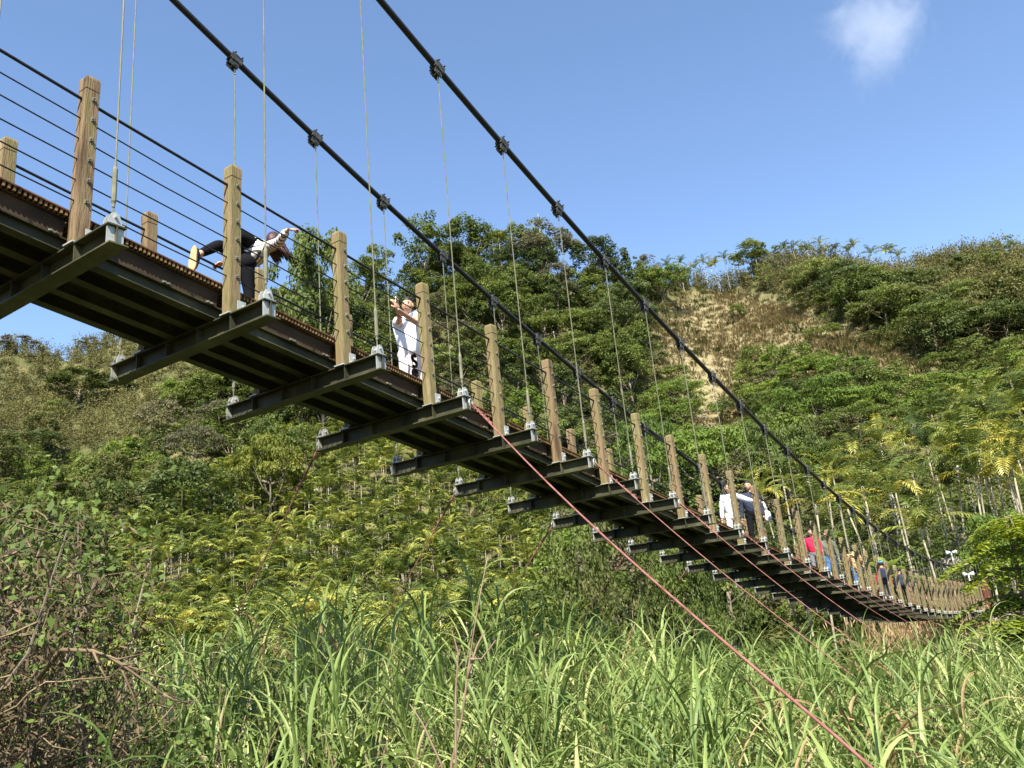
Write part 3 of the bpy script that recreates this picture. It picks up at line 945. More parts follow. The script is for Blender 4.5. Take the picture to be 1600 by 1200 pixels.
# the black curved marks printed on the trouser leg
tl = MB()
zt = om[2]
gx = wj(648, 572, 6.69); gx[2] -= .69
def arc(cx, cz, r, a0, a1, w):
    t = np.radians(np.linspace(a0, a1, 14))
    P = np.stack([cx + r * np.cos(t), np.zeros(14), cz + r * np.sin(t)], 1)
    tl.tube(P, w, 6)
arc(0.00, .800, .040, 30, 270, .020); arc(0.00, .718, .040, -150, 90, .020)
arc(0.00, .595, .045, 0, 360, .020); arc(0.015, .595, .02, 90, 270, .012)
v_off = tl
lo = tl.build('trouser_print', M['black_cloth'], None, gx, smooth=True)
for ob in COL.objects:
    if ob.name.startswith('person') and ob.get('label', '').startswith('person in white T-shirt'):
        for ch in ob.children:
            if ch.name.startswith('trousers'):
                lo.parent = ch
                lo.location = lo.location - Vector(om)
phn = MB(); phn.box((0, 0, 0), (0.074, 0.009, 0.150), None); phn.box((0.022, -0.006, 0.05), (0.022, 0.003, 0.03))
pme = phn.mesh('phone', M['phone'])
bmd = bmesh.new(); bmd.from_mesh(pme); bmesh.ops.bevel(bmd, geom=bmd.edges[:], offset=0.002, segments=2, affect='EDGES'); bmd.to_mesh(pme); bmd.free()
pho = link('phone', pme, None, wj(618, 473, 6.50))
pho.rotation_euler = (0.1, 0.05, math.radians(40))
tag(pho, 'silver phone held up in front of the face of person in white T-shirt', 'phone')

# --- walkers farther along the deck
def walker(px, py, y, H, yaw, label, hair, hl, top, slv, trs, shoe, hem=0.0, handL=None, handR=None, cap=None, step=.14, fup=0.0):
    x = head_x(px, py, y)
    J, o = standing(x, y, H, yaw, 0.02, handL, handR, step)
    face = np.array([math.cos(yaw), math.sin(yaw), fup])
    person(label, o, J, H, hair, hl, top, slv, trs, shoe, M['sole'], face, hem=hem, cap=cap)
    return J, o


xx = head_x(1139, 775, 6.75)
walker(1139, 775, 6.75, 1.60, math.radians(195), 'person in a long white jacket walking with one hand out on the handrail', M['hair_black'], .22, M['shirt_blue'], 'long', M['trouser_pink'], M['shoe_dark'], hem=.45, handL=np.array([xx - .42, 5.95, deck_z(xx) + 1.0]))
walker(1169, 762, 6.45, 1.74, math.radians(188), 'person in a navy jacket and black trousers behind the one in the white jacket', M['hair_black'], 0.0, M['navy_cloth'], 'long', M['black_cloth'], M['shoe_dark'])
xx = head_x(1169, 762, 6.45)
bg_ = MB(); bg_.sphere((0, 0, 0), (0.12, 0.07, 0.15), None, 14, 10, 0, lambda v: np.sign(v) * np.abs(v) ** 0.7)
bag2 = bg_.build('handbag', M['white'], None, (xx + .18, 6.16, deck_z(xx) + .86), smooth=True)
tag(bag2, 'white bag hanging at the side of the person in the navy jacket', 'bag')
MB().tube([(-.08, 0, .12), (-.05, 0.03, .30), (0, .05, .36), (.05, .03, .30), (.08, 0, .12)], .010, 6).build('handle', M['white'], bag2, smooth=True)
walker(1266, 834, 6.75, 1.62, math.radians(200), 'person in a crimson top and grey trousers half hidden by a post', M['hair_black'], .10, M['crimson_cloth'], 'long', M['grey_cloth'], M['shoe_dark'])
walker(1292, 846, 6.55, 1.66, math.radians(190), 'person in a grey green jacket and blue jeans behind the crimson top', M['hair_black'], 0.0, M['green_cloth'], 'long', M['denim'], M['shoe_dark'], hem=.2)
walker(1334, 868, 6.55, 1.66, math.radians(20), 'person in a loose tan plaid shirt and jeans seen between the posts', M['hair_black'], 0.05, M['plaid'], 'long', M['denim'], M['shoe_dark'], hem=.4)
Jr, orr = walker(1376, 880, 6.65, 1.64, math.radians(10), 'person in a red jacket and sky blue cap walking away', M['hair_black'], .05, M['red_cloth'], 'long', M['navy_cloth'], M['shoe_dark'], cap=M['cap_blue'])
bp = MB(); bp.sphere((0, 0, 0), (0.10, 0.15, 0.22), None, 16, 12, 0, lambda v: np.sign(v) * np.abs(v) ** 0.7)
bpo = bp.build('backpack', M['navy_cloth'], None, orr + np.array([-.20, -.04, 1.15]), smooth=True)
tag(bpo, 'navy backpack worn over the red jacket of the walker in the sky blue cap', 'backpack')
MB().box((-.09, 0, -.06), (0.04, 0.18, 0.16)).build('pocket', M['navy_cloth'], bpo)
walker(1405, 895, 6.6, 1.56, math.radians(5), 'person in a dark navy coat walking ahead of the red jacket', M['hair_black'], 0.0, M['navy_cloth'], 'long', M['black_cloth'], M['shoe_dark'], hem=.2)
# ------------------------------------------------------------------ TERRAIN
AZK = [-180, -110, -75, -35, -25, -15, -5, 4, 9, 13, 20, 28, 35, 75, 110, 180]
RR = [200, 200, 190, 190, 185, 175, 162, 158, 165, 180, 190, 190, 195, 195, 200, 200]       # ridge distance
RE = [-1, 4, 13, 16.8, 18.3, 20.6, 22.4, 23.0, 21.0, 20.4, 20.3, 18.5, 15.6, 14, 4, -1]    # ridge elevation (deg)
RF = [70, 75, 80, 80, 82, 85, 88, 90, 85, 78, 66, 58, 60, 60, 70, 70]                        # foot distance
ZF = [-2.5, -4, -4, -4, -4, -4, -4, -4, -4, -4, -3.5, -2.2, -2.2, -2.5, -2.5, -2.5]
ME = [-1, 3, 6, 7.6, 8.4, 10.2, 11.2, 10.6, 10.0, 9.5, 8.6, 7.2, 7.0, 6, 3, -1]            # elevation at the mid line
MD = [30, 30, 42, 44, 46, 46, 44, 44, 44, 46, 48, 50, 50, 45, 30, 30]                        # foot -> mid distance
GZ = [-1.8, -1.8, -1.7, -1.7, -1.8, -2.0, -2.25, -2.5, -2.6, -2.7, -2.8, -2.9, -3.0, -2.6, -2.0, -1.8]
VZ = [-2.5, -3, -4, -5, -5.5, -6, -6, -6, -5.5, -5.0, -4.6, -4.2, -4.2, -4, -3, -2.5]


def inpoly(x, y, poly):
    x = np.asarray(x); y = np.asarray(y)
    c = np.zeros(x.shape, bool)
    j = len(poly) - 1
    for i in range(len(poly)):
        xi, yi = poly[i]; xj, yj = poly[j]
        c ^= ((yi > y) != (yj > y)) & (x < (xj - xi) * (y - yi) / (yj - yi + 1e-9) + xi)
        j = i
    return c


def az_of(x, y):
    a = np.degrees(YAW - np.arctan2(y, x))
    return (a + 180) % 360 - 180


def ground(x, y):
    x = np.asarray(x, float); y = np.asarray(y, float)
    a = az_of(x, y); r = np.hypot(x, y)
    L = lambda K: np.interp(a, AZK, K)
    rr, rf = L(RR), L(RF)
    rm = rf + L(MD)
    zr, zm = rr * np.tan(np.radians(L(RE))), rm * np.tan(np.radians(L(ME)))
    zf, g, vz = L(ZF), L(GZ), L(VZ)
    R = [np.zeros_like(r), np.full_like(r, 16.0), np.full_like(r, 30.0), np.full_like(r, 46.0), rf, rm, rr, rr + 45, np.full_like(r, 700.0)]
    Z = [g, g - 0.3, vz, vz, zf, zm, zr, zr * .86, zr * .6]
    z = Z[0].copy()
    for i in range(len(R) - 1):
        t = np.clip((r - R[i]) / (R[i + 1] - R[i]), 0, 1)
        if 3 <= i <= 5: pass
        z = np.where(r >= R[i], Z[i] + (Z[i + 1] - Z[i]) * t, z)
    hill = np.clip((r - rf) / 40, 0, 1)
    n = 2.6 * np.sin(x * .036 + y * .027 + .6) + 1.8 * np.sin(a * .55 + r * .012) + 1.6 * np.sin(x * .071 + 1.3 * np.sin(y * .043)) + 1.3 * np.sin(y * .093 + x * .031 + 2) + .7 * np.sin(x * .21 + y * .17) + .5 * np.sin(x * .33 - y * .29)
    near = 0.12 * np.sin(x * 1.1 + .5) * np.sin(y * .9)
    return z + n * hill * 1.2 + near * (1 - hill)


def gz(x, y): return float(ground(np.array([x]), np.array([y]))[0])


DRYSOIL = [(1020, 520), (1060, 475), (1160, 460), (1260, 490), (1420, 560), (1480, 600), (1430, 650), (1330, 600), (1250, 575), (1190, 600), (1140, 640), (1160, 720), (1085, 735), (1080, 640), (1040, 570)]


def terrain(name, r0, r1, a_lo, a_hi, step, mat, ratio=1.035):
    rs = [r0]
    while rs[-1] < r1: rs.append(rs[-1] * ratio + 0.15)
    rs = np.array(rs); rs[-1] = r1
    az = np.arange(a_lo, a_hi + .01, step)
    A, Rr = np.meshgrid(np.radians(az), rs)
    th = YAW - A
    X, Y = Rr * np.cos(th), Rr * np.sin(th)
    Zz = ground(X, Y)
    V = np.stack([X, Y, Zz], -1).reshape(-1, 3)
    na, nr = len(az), len(rs)
    idx = np.arange(na * nr).reshape(nr, na)
    F = np.stack([idx[:-1, :-1], idx[:-1, 1:], idx[1:, 1:], idx[1:, :-1]], -1).reshape(-1, 4)
    me = bpy.data.meshes.new(name)
    me.from_pydata(V.tolist(), [], F.tolist())
    me.polygons.foreach_set('use_smooth', [True] * len(F))
    me.materials.append(mat)
    qx, qy = proj(V)
    dry = np.zeros(len(V))
    for ox, oy in ((0, 0), (14, 6), (-14, -6), (6, 14), (-6, -14)):
        dry += .2 * inpoly(qx + ox, qy + oy, DRYSOIL) * (np.hypot(V[:, 0], V[:, 1]) > 90) * ((V @ CF) > 0)
    at_ = me.attributes.new('bare', 'FLOAT', 'POINT')
    at_.data.foreach_set('value', dry)
    me.update()
    o = link(name, me)
    o['kind'] = 'structure'
    return o


M['soil'] = surf_mat('leafy_soil', [(0.25, (0.028, 0.026, 0.012)), (0.5, (0.055, 0.052, 0.020)), (0.75, (0.10, 0.085, 0.04))], 0.95, 0, 0.6, detail=10, bump=0.4)
M['hill'] = surf_mat('hillside_cover', [(0.25, (0.035, 0.042, 0.014)), (0.5, (0.075, 0.078, 0.026)), (0.75, (0.15, 0.125, 0.055))], 0.95, 0, 0.35, detail=12, bump=0.6)
def add_bare(m):
    t = m.node_tree
    p = [n for n in t.nodes if n.type == 'BSDF_PRINCIPLED'][0]
    src = p.inputs['Base Color'].links[0].from_socket
    a_ = N(t, 'ShaderNodeAttribute', attribute_name='bare')
    ns = N(t, 'ShaderNodeTexNoise'); ns.inputs['Scale'].default_value = .8; ns.inputs['Detail'].default_value = 10
    tc = [n for n in t.nodes if n.type == 'TEX_COORD'][0]
    t.links.new(tc.outputs['Object'], ns.inputs['Vector'])
    r = ramp(t, [(0.3, (0.12, 0.10, 0.05)), (0.5, (0.195, 0.165, 0.085)), (0.7, (0.25, 0.21, 0.125))])
    t.links.new(ns.outputs[0], r.inputs[0])
    mx = N(t, 'ShaderNodeMixRGB')
    t.links.new(a_.outputs['Fac'], mx.inputs[0]); t.links.new(src, mx.inputs[1]); t.links.new(r.outputs[0], mx.inputs[2])
    t.links.new(mx.outputs[0], p.inputs['Base Color'])


add_bare(M['hill'])
terrain('ground', 0.3, 62.0, -180, 180, .75, M['soil'], 1.06)
terrain('hillside', 62.0, 700.0, -180, 180, .75, M['hill'], 1.012)


# ------------------------------------------------------------------ FOLIAGE PROTOTYPES
def leaf_quads(C, Nrm, L, Wd, rs, roll=None):
    """rhombic leaves: centre C, normal Nrm, half length L, half width Wd"""
    n = len(C)
    Nrm = unit(Nrm)
    t = rs.normal(size=(n, 3))
    t = unit(t - Nrm * np.sum(t * Nrm, 1, keepdims=True))
    b = np.cross(Nrm, t)
    L = np.broadcast_to(L, (n,))[:, None]; Wd = np.broadcast_to(Wd, (n,))[:, None]
    return np.stack([C - t * L, C + b * Wd - t * L * .1, C + t * L, C - b * Wd - t * L * .1], 1)


def crown(rs, R, H, nb, nl, leaf, base=0.0, flat=0.0, rb=(.20, .34), droop=0.15):
    """leaf clumps spread over an uneven dome; returns quads and tints. Crown spans z = base .. base+H"""
    Q, T = [], []
    for i in range(nb):
        u = rs.uniform(0, 1); th = rs.uniform(0, 2 * PI)
        zc = rs.uniform(0.08, 1.0) ** .8
        rad = math.sqrt(max(0.0, 1 - ((zc - .35) / .72) ** 2)) * (0.55 + .45 * u ** .5)
        wob = 1 + .22 * math.sin(3 * th + nb) + .12 * math.sin(5 * th + 1)
        c = np.array([math.cos(th) * rad * R * wob, math.sin(th) * rad * R * wob, base + zc * H * (1 - .12)])
        br = rs.uniform(*rb) * R
        m = int(nl * rs.uniform(.7, 1.3))
        d = unit(rs.normal(size=(m, 3)))
        d[:, 2] = np.where(d[:, 2] < -.25, -d[:, 2], d[:, 2])
        sq = np.array([1, 1, 1 - flat])
        P = c + d * br * sq * rs.uniform(.55, 1.08, (m, 1))
        nn = d * np.array([.75, .75, 1]) + rs.normal(0, .42, (m, 3)) + np.array([0, 0, .35])
        ls = leaf * rs.uniform(.6, 1.25, m)
        Q.append(leaf_quads(P, nn, ls, ls * rs.uniform(.42, .62, m), rs))
        T.append(np.clip(.5 + rs.normal(0, .14, m) + rs.normal(0, .13), 0, 1))
    return np.vstack(Q), np.concatenate(T)


def trunk_mb(rs, h, r0, nl, R, top):
    b = MB()
    w = rs.normal(0, .04 * h, 2)
    P = [np.array([0, 0, -.4]), np.array([w[0] * .3, w[1] * .3, h * .35]), np.array([w[0], w[1], h * .7]), np.array([w[0] * 1.2, w[1] * 1.2, h])]
    b.tube(P, [r0 * 1.25, r0, r0 * .8, r0 * .5], 7)
    for i in range(nl):
        th = 2 * PI * i / nl + rs.uniform(-.4, .4)
        a = P[1] + (P[3] - P[1]) * rs.uniform(.2, .9)
        q = np.array([math.cos(th) * R * .62, math.sin(th) * R * .62, h + rs.uniform(.1, .7) * (top - h)])
        m = (a + q) / 2 + np.array([0, 0, -.06 * R])
        b.tube([a, m, q], [r0 * .5, r0 * .33, r0 * .1], 5)
    return b


KINDS = {}


def tree_kind(key, seeds, R, H, trunk_h, nb, nl, leaf, flat=0.0, rb=(.20, .34), lo=-.15, r0=.16):
    KINDS[key] = []
    for sd in seeds:
        rs = np.random.default_rng(sd)
        Q, T = crown(rs, R, H, nb, nl, leaf, trunk_h, flat, rb)
        tm = trunk_mb(rs, trunk_h + .25 * H, r0, 6, R, trunk_h + H * .7)
        KINDS[key].append((Q, T, tm))


tree_kind('round', (1, 2, 3, 4), 3.6, 5.2, 2.2, 36, 125, .175)
tree_kind('tall', (5, 6, 7), 2.9, 7.6, 3.2, 38, 120, .17, rb=(.22, .40))
tree_kind('layer', (8, 9, 10), 4.4, 3.4, 3.4, 36, 125, .16, flat=.62, rb=(.22, .36))
tree_kind('loose', (11, 12), 3.0, 6.0, 3.0, 18, 95, .165, rb=(.18, .30))
tree_kind('fine', (31, 32), 2.4, 4.0, .9, 40, 110, .11, rb=(.18, .36), r0=.08)


def rotz(a):
    c, s_ = math.cos(a), math.sin(a)
    return np.array([[c, -s_, 0], [s_, c, 0], [0, 0, 1.0]])


CROWN_ME, TRUNK_ME = {}, {}


def crown_mesh(key, i, mat):
    k = (key, i, mat)
    if k not in CROWN_ME:
        Q, T, _ = KINDS[key][i]
        CROWN_ME[k] = quad_mesh('crown', Q, T, M[mat])
    return CROWN_ME[k]


def trunk_mesh(key, i):
    k = (key, i)
    if k not in TRUNK_ME:
        TRUNK_ME[k] = KINDS[key][i][2].mesh('trunk', M['bark'], smooth=True)
    return TRUNK_ME[k]


def add_tree(name, loc, rz, sc, key, i, mat, label, cat='tree', group=None):
    o = empty(name, loc, label, cat, group, rz)
    o.scale = (sc[0], sc[0], sc[1])
    link('trunk', trunk_mesh(key, i), o)
    link('crown', crown_mesh(key, i, mat), o)
    return o


# areca palms: slim ringed trunk and a shock of arching feather fronds
def palm_parts(rs, h, nf, pairs, lw, fl, lk):
    b = MB()
    w = rs.normal(0, .03 * h, 2)
    zz = np.linspace(-.3, h, 7)
    P = np.stack([w[0] * (zz / h) ** 2, w[1] * (zz / h) ** 2, zz], 1)
    b.tube(P, np.linspace(.085, .055, 7) * (1.0 if h > 6 else .72), 7)
    top = P[-1]
    b.tube([top - (0, 0, .05), top + (0, 0, .35), top + (0, 0, .65)], [.07, .075, .04], 7)
    Q, T = [], []
    for f in range(nf):
        th = 2.39996 * f + rs.uniform(-.3, .3)
        el0 = math.radians([86, 58, 74, 36, 80, 48, 66, 22, 70, 54, 40, 78, 62][f % 13] + rs.uniform(-8, 8))
        L = fl * rs.uniform(.85, 1.15)
        n = pairs
        s_ = np.linspace(0, 1, n + 1)
        el = el0 - s_ ** 1.5 * math.radians(rs.uniform(70, 115))
        ds = L / n
        hx = np.concatenate([[0], np.cumsum(np.cos(el[:-1]) * ds)]); hz = np.concatenate([[0], np.cumsum(np.sin(el[:-1]) * ds)])
        d = np.array([math.cos(th), math.sin(th), 0]); sd = np.array([-d[1], d[0], 0])
        C = top + np.array([0, 0, .5]) + hx[:, None] * d + hz[:, None] * np.array([0, 0, 1.0])
        tg = unit(np.gradient(C, axis=0))
        nrm = np.cross(tg, sd)
        # rachis
        wv = sd * .018
        for i in range(n):
            Q.append([C[i] - wv, C[i] + wv, C[i + 1] + wv * .7, C[i + 1] - wv * .7]); T.append(.45)
        ft = rs.uniform(.1, .85) if el0 > .75 else rs.uniform(.25, .95)
        vv = rs.uniform(.0, .5); hang = rs.uniform(.35, .8)
        for i in range(1, n + 1):
            ll = lk * math.sin(PI * (0.10 + .84 * s_[i])) ** .5 * rs.uniform(.8, 1.1)
            for q in (-1, 1):
                dirv = unit(sd * q * .62 + tg[i] * .50 + nrm[i] * (vv if nrm[i][2] > 0 else -vv))
                tip = C[i] + dirv * ll + np.array([0, 0, -hang * ll * rs.uniform(.7, 1.2)])
                md = (C[i] + tip) / 2 + np.array([0, 0, .14 * ll])
                wd = tg[i] * lw
                Q.append([C[i], md - wd, tip, md + wd]); T.append(np.clip(ft + rs.normal(0, .08), 0, 1))
    return b, np.array(Q), np.array(T)


PALMS = [palm_parts(np.random.default_rng(40 + i), h, 10, 14, .080, fl, .58) for i, (h, fl) in enumerate(((3.6, 2.2), (4.3, 2.4), (3.2, 2.1), (4.8, 2.3), (3.9, 2.5)))]
TALLP = [palm_parts(np.random.default_rng(60 + i), h, 11, 20, .058, fl, .68) for i, (h, fl) in enumerate(((7.6, 2.7), (8.6, 3.0), (6.6, 2.8), (9.2, 2.7)))]
PALM_ME = {}


def palm_me(kind, i):
    if (kind, i) not in PALM_ME:
        b, Q, T = (PALMS if kind == 'p' else TALLP)[i]
        PALM_ME[(kind, i)] = (b.mesh('trunk', M['palm_trunk'], smooth=True), quad_mesh('crown', Q, T, M['palm_leaf']))
    return PALM_ME[(kind, i)]


def add_palm(loc, rz, sc, kind, i, label, group=None, tilt=(0, 0)):
    o = empty('areca_palm', loc, label, 'palm', group, rz)
    o.rotation_euler = (tilt[0], tilt[1], rz)
    o.scale = (sc, sc, sc)
    t, c = palm_me(kind, i)
    link('trunk', t, o); link('crown', c, o)
    return o


def xf(Q, loc, a, sc, tilt=None):
    R = rotz(a)
    return (Q * np.asarray(sc)) @ R.T + np.asarray(loc)


# ------------------------------------------------------------------ ZONES ON THE FAR SLOPE


PLANT = [(150, 1250), (190, 880), (330, 800), (430, 735), (560, 700), (740, 690), (860, 740), (905, 850), (890, 1250)]
OLIVE = [(-300, 480), (300, 480), (330, 560), (260, 620), (215, 700), (120, 720), (-300, 740)]
DRY = [(1015, 520), (1050, 470), (1160, 455), (1260, 490), (1420, 560), (1490, 600), (1430, 655), (1330, 600), (1250, 560), (1180, 590), (1130, 640), (1170, 720), (1080, 740), (1075, 640), (1035, 570)]
TOPB = [(1060, 480), (1060, 380), (1800, 340), (1800, 500), (1500, 500), (1380, 470), (1250, 470), (1150, 455)]
GROVE = [(1180, 900), (1210, 790), (1330, 720), (1480, 690), (1560, 640), (1900, 600), (1900, 960), (1180, 960)]


def scatter(r0, r1, a0, a1, spacing, jit=.45):
    pts = []
    r = r0
    while r < r1:
        da = math.degrees(spacing / r)
        a = a0 + rng.uniform(0, da)
        while a < a1:
            rr_ = r + rng.uniform(-jit, jit) * spacing
            aa = a + rng.uniform(-jit, jit) * da
            th = YAW - math.radians(aa)
            pts.append((rr_ * math.cos(th), rr_ * math.sin(th)))
            a += da
        r += spacing * .87
    P = np.array(pts)
    return np.column_stack([P, ground(P[:, 0], P[:, 1])])


def rr_of(P): return np.hypot(P[:, 0], P[:, 1])


def clear_of_bridge(P, m=4.0):
    return ~((P[:, 0] < 62) & (P[:, 1] > YN - m) & (P[:, 1] < YF + m))


def ridge_r(P): return np.interp(az_of(P[:, 0], P[:, 1]), AZK, RR)


stuffQ = {}


def put(stuff, mat, Q, T):
    stuffQ.setdefault((stuff, mat), []).append((Q, T))


# -- broadleaf forest
P = scatter(66, 208, -40, 40, 4.4)
px, py = proj(P)
keep = ~inpoly(px, py, PLANT) & ~inpoly(px, py, GROVE) & clear_of_bridge(P, 6) & (rr_of(P) < ridge_r(P) + 6)
keep &= ~(inpoly(px, py, DRY) & (rng.random(len(P)) > np.where(px > 1260, .12, .02)))
keep &= ~(inpoly(px, py, OLIVE) & (rng.random(len(P)) > .09))
keep &= ~(inpoly(px, py, TOPB) & (rng.random(len(P)) > .10))
keep &= ~((px < 330) & (py < 830) & (rng.random(len(P)) > .55))
keep &= ~((az_of(P[:, 0], P[:, 1]) > 14) & (rr_of(P) < 84))
P = P[keep]; px = px[keep]; py = py[keep]
F_ = []
for i in range(len(P)):
    r = math.hypot(P[i, 0], P[i, 1])
    right = px[i] > 1000
    centre = 430 < px[i] < 1020 and py[i] < 720
    u = rng.random()
    if centre:
        key = rng.choice(['round', 'tall', 'tall', 'layer', 'loose'])
        mat = rng.choice(['leaf_dark', 'leaf_mid', 'leaf_mid', 'leaf_dark', 'leaf_grey'], p=[.28, .40, .15, .10, .07])
    elif right:
        key = rng.choice(['round', 'layer', 'layer', 'fine', 'loose'])
        mat = rng.choice(['leaf_mid', 'leaf_bright', 'leaf_dark', 'leaf_grey'], p=[.42, .30, .18, .10]) if py[i] > 560 else rng.choice(['leaf_mid', 'leaf_dark', 'scrub', 'leaf_grey'], p=[.4, .25, .25, .1])
    else:
        key = rng.choice(['round', 'layer', 'round', 'tall', 'loose'])
        mat = rng.choice(['leaf_mid', 'leaf_dark', 'leaf_bright', 'leaf_grey', 'scrub'], p=[.40, .20, .12, .14, .14])
    s0 = rng.uniform(.8, 1.5)
    if right and 560 < py[i] < 770: s0 *= .72
    if px[i] < 330 and py[i] < 960: s0 *= .66
    if key == 'fine': s0 *= 1.25
    if inpoly(np.array([px[i]]), np.array([py[i]]), DRY)[0]: s0 *= .5
    if inpoly(np.array([px[i]]), np.array([py[i]]), TOPB)[0] or inpoly(np.array([px[i]]), np.array([py[i]]), OLIVE)[0]: s0 *= .62
    if r > ridge_r(P[i:i + 1])[0] - 8: s0 *= .8
    F_.append((s0 / r, P[i], key, int(rng.integers(len(KINDS[key]))), str(mat), s0, s0 * rng.uniform(.8, 1.15), rng.uniform(0, 2 * PI)))
F_.sort(key=lambda q: -q[0])
WORDS = {'leaf_dark': 'dark green', 'leaf_mid': 'mid green', 'leaf_bright': 'bright green', 'leaf_grey': 'grey green', 'scrub': 'olive green', 'leaf_yellow': 'yellow green'}
SHAPE = {'round': 'rounded', 'tall': 'tall', 'layer': 'flat layered', 'loose': 'loose airy', 'fine': 'bushy fine leaved'}
N_IND = 270
for q, (_, p, key, i, mat, s0, s1, a) in enumerate(F_):
    if q < N_IND:
        lab = '%s %s tree in the forest covering the steep far hillside' % (SHAPE[key], WORDS[mat])
        add_tree('broadleaf_tree', p - np.array([0, 0, .3]), a, (s0, s1), key, i, mat, lab, 'tree', '%s %s trees on the far hillside' % (SHAPE[key], WORDS[mat]))
    else:
        Q, T, _t = KINDS[key][i]
        half = rng.random(len(Q)) < .5
        cq = Q[half]; mq = cq.mean(1, keepdims=True)
        put('forest', mat, xf(mq + (cq - mq) * 1.35, p - np.array([0, 0, .3]), a, (s0, s0, s1)), np.clip(T[half] + rng.uniform(-.17, .17), 0, 1))

# -- undergrowth, bamboo, dry grass
def bush_proto(rs, R, H, nb, nl, leaf):
    return crown(rs, R, H, nb, nl, leaf, -.2, .2, (.30, .52))


BUSH = [bush_proto(np.random.default_rng(80 + i), 1.5, 1.7, 9, 36, .15) for i in range(4)]


def bamboo_proto(rs, n, h):
    Q, T = [], []
    for c in range(n):
        th = rs.uniform(0, 2 * PI)
        base = np.array([rs.normal(0, .5), rs.normal(0, .5), 0])
        out = np.array([math.cos(th), math.sin(th), 0]) * rs.uniform(.2, 1.3)
        hh = h * rs.uniform(.65, 1.1)
        s_ = np.linspace(.12, 1, 24)
        C = base + out * (s_ ** 2)[:, None] * hh * .28 + np.array([0, 0, 1.0]) * (hh * (s_ - .12 * s_ ** 3))[:, None]
        m = len(C)
        d = unit(rs.normal(size=(m, 3)) + np.array([0, 0, .55]))
        C = C + rs.normal(0, .22, (m, 3))
        L = rs.uniform(.28, .52, m)[:, None]
        t = d; b_ = unit(np.cross(t, rs.normal(size=(m, 3))))
        w = .085
        Q.append(np.stack([C - t * L * .5, C + b_ * w, C + t * L * .7, C - b_ * w], 1))
        T.append(np.clip(.45 + rs.normal(0, .16, m), 0, 1))
    return np.vstack(Q), np.concatenate(T)


BAM = [bamboo_proto(np.random.default_rng(90 + i), 11, 5.0) for i in range(4)]


def tuft_proto(rs, n, h, w):
    th = rs.uniform(0, 2 * PI, n)
    out = np.stack([np.cos(th), np.sin(th), np.zeros(n)], 1)
    hh = h * rs.uniform(.5, 1.1, n)
    C = out * rs.uniform(0, .5, n)[:, None]
    tip = C + out * (hh * rs.uniform(.35, 1.1, n))[:, None] + np.array([0, 0, 1.0]) * hh[:, None]
    md = (C + tip) / 2 + np.array([0, 0, .12]) * hh[:, None]
    sd = np.stack([-out[:, 1], out[:, 0], np.zeros(n)], 1) * w
    return np.stack([C, md - sd, tip, md + sd], 1), np.clip(.5 + rs.normal(0, .2, n), 0, 1)


TUFT = [tuft_proto(np.random.default_rng(100 + i), 34, 1.0, .06) for i in range(3)]

P = scatter(58, 206, -40, 40, 2.15)
px, py = proj(P)
ok = clear_of_bridge(P, 3) & (rr_of(P) < ridge_r(P) + 5)
P = P[ok]; px = px[ok]; py = py[ok]
zp, zo, zd_, zt_, zg = (inpoly(px, py, z) for z in (PLANT, OLIVE, DRY, TOPB, GROVE))
for i in range(len(P)):
    a = rng.uniform(0, 2 * PI)
    if zd_[i]:
        continue
    if zo[i] or zt_[i]:
        if rng.random() < .85:
            Q, T = BAM[rng.integers(4)]
            s0 = rng.uniform(.75, 1.2) if zt_[i] else rng.uniform(.55, 1.0)
            put('bamboo_thicket', 'bamboo', xf(Q, P[i], a, s0), np.clip(T + rng.uniform(-.2, .2), 0, 1))
            continue
        mat = 'bamboo'
    elif zp[i]:
        if rng.random() < .45 or math.hypot(P[i, 0], P[i, 1]) < 78: continue
        mat = rng.choice(['leaf_dark', 'leaf_dark', 'leaf_dark', 'leaf_mid'])
    else:
        near_dry = px[i] > 1000 and 430 < py[i] < 720
        mat = rng.choice(['scrub', 'drygrass', 'leaf_mid']) if near_dry and rng.random() < .6 else rng.choice(['scrub', 'leaf_mid', 'leaf_dark', 'leaf_bright'], p=[.40, .32, .18, .10])
    Q, T = BUSH[rng.integers(4)]
    s0 = rng.uniform(.8, 1.5) * (.62 if zp[i] else 1)
    put('undergrowth', str(mat), xf(Q, P[i], a, (s0, s0, s0 * rng.uniform(.6, 1.1)))[:], np.clip(T + rng.uniform(-.25, .25), 0, 1))
P = scatter(95, 205, 4, 40, 1.05)
px, py = proj(P)
zd_ = inpoly(px, py, DRY)
edge = inpoly(px, py, [(980, 560), (1010, 440), (1160, 430), (1300, 460), (1540, 560), (1540, 660), (1440, 700), (1300, 640), (1230, 760), (1060, 770)])
for i in range(len(P)):
    if not (zd_[i] or (edge[i] and rng.random() < .25)): continue
    gully = abs(px[i] - (1100 + (py[i] - 560) * .06)) < 16 and py[i] > 555
    if gully and rng.random() < .8: continue
    Q, T = TUFT[rng.integers(3)]
    s0 = rng.uniform(.7, 1.3)
    green = rng.random() < (.35 if px[i] < 1120 and py[i] < 560 else (.45 if px[i] > 1280 else .2))
    put('dry_grass', 'scrub' if green else 'drygrass', xf(Q, P[i] - np.array([0, 0, .1]), rng.uniform(0, 6.28), s0), np.clip(T + rng.uniform(-.25, .25), 0, 1))

